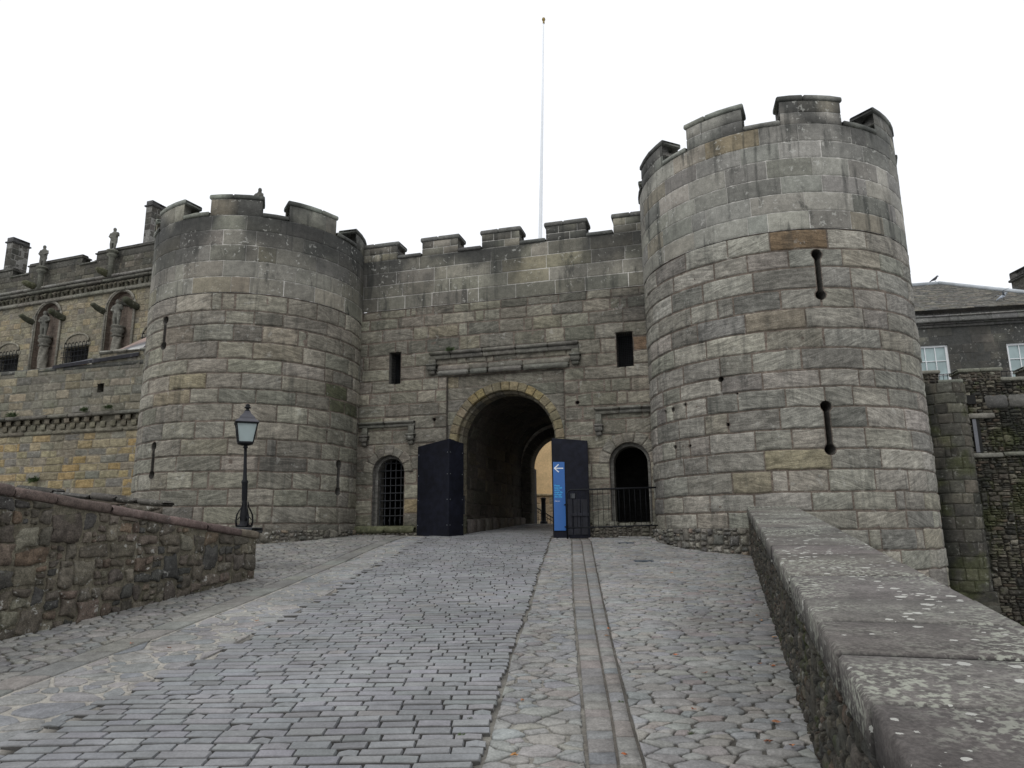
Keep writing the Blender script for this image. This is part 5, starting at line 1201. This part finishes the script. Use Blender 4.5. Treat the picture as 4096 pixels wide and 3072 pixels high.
for h in HW:
    a, b = h.out[0][0], h.out[1][0]; z0, z1 = h.z0, h.z1
    mb = MB(); reveal(mb, hm, h.out, .12, (.2, .2, .19), 0, None); w_o = mb.build('window', MT['smooth'], ho)
    mb = MB(); fr = lambda lo, hi: mb.box(lo, hi, mp=lambda u, z, h: hm(u, z, h))
    fr((a, z0, -.16), (a+.085, z1, -.07)); fr((b-.085, z0, -.16), (b, z1, -.07)); fr((a+.085, z1-.08, -.16), (b-.085, z1, -.07)); fr((a+.085, z0, -.16), (b-.085, z0+.09, -.07))
    zm_ = (z0+z1)/2-.0; fr((a+.085, zm_-.03, -.15), (b-.085, zm_+.03, -.075))
    n = 3; 
    for i in range(1, n): u = a+.085+(b-a-.17)*i/n; fr((u-.014, z0+.09, -.14), (u+.014, zm_-.03, -.08)); fr((u-.014, zm_+.03, -.14), (u+.014, z1-.08, -.08))
    for z in (zm_+(z1-.08-zm_)/2, z0+.09+(zm_-z0-.09)/2): fr((a+.085, z-.013, -.138), (b-.085, z+.013, -.082))
    mb.build('sash_frame', MT['sash'], w_o)
    mb = MB(); mb.quad([hm(a, z0, -.12), hm(b, z0, -.12), hm(b, z1, -.12), hm(a, z1, -.12)]); mb.build('glass', MT['pane'], w_o)
cs = thing('chimney', 'dark stone chimney with capped top at the right edge, beyond the slate roof', 'chimney', (25.4, 32.8, 0))
mb = MB(); mp = lambda u, z, h=0.: (24.6+u, 33.2-h, z); rng = random.Random(85)
for o_, d, n_, L in ((Vector((24.66, 32.3)), Vector((1, 0)), Vector((0, -1)), 1.5), (Vector((24.66, 33.4)), Vector((0, -1)), Vector((-1, 0)), 1.1)):
    ashlar(mb, (lambda o_, d, n_: lambda u, z, h=0.: (o_.x+d.x*u+n_.x*h, o_.y+d.y*u+n_.y*h, z))(o_, d, n_), 0, L, zcourses(6, 13.25, .36, rng), (.4, .7), palette([(2, (.085, .083, .08)), (1, (.105, .1, .095))]), rng, [], rough=.004, dep=.006, md=.003, mort=(.09, .09, .085))
s_ = mb.build('stack', MT['dark'], cs, True); mb = MB(); solid(mb, mp, -.06, 1.7, 13.22, 13.34, -.25, 1.0, (.1, .098, .09), rng, ch=.02); solid(mb, mp, 0.0, 1.6, 13.34, 13.7, -.2, .92, (.11, .107, .1), rng, ch=.03); mb.build('cap', MT['dark'], cs, True)

# ================================================================== BIRDS, LEAVES, PLANTS
def bird(name, base, s, mat, label, wing=None):
    mb = MB(); B = Vector(base); P = lambda x, z, y=0.: tuple(B+Vector((x*s, y*s, z*s)))
    t = thing(name, label, 'bird', base)
    mb.loft([P(-.24, -.02), P(-.13, .05), P(-.05, .09), P(.02, .13), (P(.075, .19)), P(.1, .225), P(.13, .235), P(.155, .232), P(.185, .226)], [.012*s, .03*s, .05*s, .055*s, .04*s, .032*s, .03*s, .014*s, .003*s], 10)
    mb.build('body', MT[mat], t, True)
    mb = MB()
    for y in (-.02, .02): mb.loft([P(0, .09, y), P(.01, .02, y), P(.03, .0, y)], .006*s, 5)
    mb.build('legs', MT['iron'], t)
    if wing:
        mb = MB()
        for sg_ in (-1, 1): mb.loft([P(.02, .12, .03*sg_), P(-.08, .2+.06*(sg_ < 0), .14*sg_), P(.08, .33, .26*sg_) if sg_ < 0 else P(-.14, .16, .26)], [(.04*s, .008*s), (.035*s, .007*s), (.01*s, .003*s)], 6)
        mb.build('wings', MT[mat], t, True)
    return t
b_ = Vector(rm1(19.91, 12.55)); bird('crow', b_, 1.15, 'bird', 'dark crow perched on the roof ridge of the house')
b_ = Vector(roofmap(19.5, .75, .05)); bird('pigeon', b_, 1.2, 'bird2', 'pale grey pigeon with raised wings on the slates above the eaves', True)
LEAFS = [(2.2, 5.93), (2.42, 6.96), (1.97, 6.07), (1.57, 4.37), (1.46, 4.44), (1.17, 5.0), (1.37, 6.38), (-3.82, 17.9), (-3.14, 6.8), (-3.58, 6.99), (-2.76, 7.96), (.05, 5.22), (-.01, 4.28), (2.39, 11.16), (2.8, 12.3), (2.31, 7.6), (1.46, 5.83), (.6, 4.27), (2.85, 8.85), (2.55, 7.7), (1.62, 4.75), (2.05, 6.0), (2.6, 7.95), (-3.72, 17.95), (.93, 7.4), (.88, 7.1)]
WHERE = ['rusty leaf at the foot of the right parapet wall near the camera', 'orange leaf against the foot of the right parapet, middle of its length', 'orange brown leaf on the cobbles close to the right parapet', 'brown leaf in the bottom right cobbles touching the wall foot', 'pinkish brown leaf in the bottom right cobbles, a hand away from the wall', 'small tan leaf on the lower right cobbles', 'small brown leaf on the cobbles midway between gutter and parapet', 'orange leaf in the corner between left tower and gate wall', 'orange leaf on the kerb flags by the low left wall', 'small dry leaf on cobbles beside the low left wall', 'reddish leaf at the left edge of the setts', 'pale leaf on the right edge of the setts', 'rusty leaf on the setts near the bottom of the view', 'yellowish leaf on the far right cobbles before the barrier', 'brown leaf near the rubble foot of the right tower', 'dark leaf in the gap along the right parapet foot', 'tiny brown leaf beside the gutter on the right cobbles', 'tan leaf lying in the gutter slabs at bottom centre', 'red leaf along the far part of the parapet foot', 'brown leaf along the middle of the parapet foot', 'rust coloured leaf against the near parapet foot', 'orange leaf lying just in front of another by the parapet', 'red brown leaf wedged at the parapet foot', 'second orange leaf in the corner beside the left tower', 'dark leaf in the right joint of the gutter', 'brown leaf in the joint of the gutter nearer the camera']
rng = random.Random(91)
for i, (x, y) in enumerate(LEAFS):
    mb = MB(); a = rng.uniform(0, 6.28); s = rng.uniform(.02, .033)*(1.4 if y > 14 else 1.); c = rng.choice([(.36, .11, .035), (.3, .13, .06), (.22, .09, .05), (.4, .2, .07)])
    o = [(0, 1), (.25, .55), (.75, .45), (.45, .05), (.6, -.4), (.15, -.35), (0, -1), (-.15, -.35), (-.6, -.4), (-.45, .05), (-.75, .45), (-.25, .55)]; ce = mb.v((x, y, gz(x, y)+.024), c)
    idx = [mb.v((x+s*(u*math.cos(a)-v*math.sin(a)), y+s*(u*math.sin(a)+v*math.cos(a)), gz(x, y)+.022+rng.uniform(0, .014)), c) for u, v in o]
    for k in range(12): mb.F.append((ce, idx[k], idx[(k+1) % 12]))
    tag(mb.build('fallen_leaf', MT['leaf']), WHERE[i], 'leaf', 'fallen leaves on the ramp')
def tuft(name, pos, s, n, label, seed, nrm=(0, -1, 0)):
    rng_ = random.Random(seed); mb = MB(); B = Vector(pos); N = Vector(nrm)
    for _ in range(n):
        d = (N*rng_.uniform(.2, 1)+Vector((rng_.uniform(-1, 1), rng_.uniform(-.3, .3), rng_.uniform(-.2, 1.)))).normalized()*s*rng_.uniform(.4, 1.)
        sd = d.cross(Vector((rng_.random(), rng_.random(), rng_.random()))).normalized()*s*.09; m_ = B+d*.55+Vector((0, 0, s*.06)); b0 = B+Vector((rng_.uniform(-1, 1)*s*.6, 0, rng_.uniform(-.2, .2)*s))
        mb.quad([b0, m_+sd+(b0-B), B+d+(b0-B), m_-sd+(b0-B)])
    tag(mb.build(name, MT['plant']), label, 'plant', 'small plants rooted in the old walls')
tuft('wall_plant', gw(-1.6, 6.05, .12), .14, 60, 'small green fern growing on the hood moulding above the main arch', 1)
for k, (u, z, s) in enumerate(((-14.9, 3.15, .2), (-13.1, 5.16, .16), (-12.2, 5.2, .14), (-15.8, 5.14, .17), (-13.7, 1.9, .1))):
    tuft('wall_plant', fm(u, z, .1 if z < 5 else .3), s, 90, ('bushy green plant low in the yellow wall on the far left', 'green tuft on the ledge above the small corbels, middle of the row', 'green tuft on the corbel ledge closest to the left tower', 'spreading green tuft at the left end of the corbel ledge', 'tiny green plant in the yellow wall just above the low wall')[k], k+3)

for k, (x, y) in enumerate(((-.29, 4.9), (-.33, 4.62), (-1.15, 5.9), (.41, 6.1), (.72, 5.2), (1.05, 4.6), (-2.95, 8.4))):
    tuft('moss_tuft', (x, y, gz(x, y)+.002), .028, 26, ('bright moss tuft in the joint at the right edge of the setts', 'second moss tuft in a sett joint close to the camera', 'small green weed between setts in mid carriageway', 'weed growing in the left edge of the gutter', 'weed in the right joint of the gutter near the camera', 'tiny weed between cobbles right of the gutter', 'weed in the mortared cobbles left of the setts')[k], 50+k, (0, 0, 1))
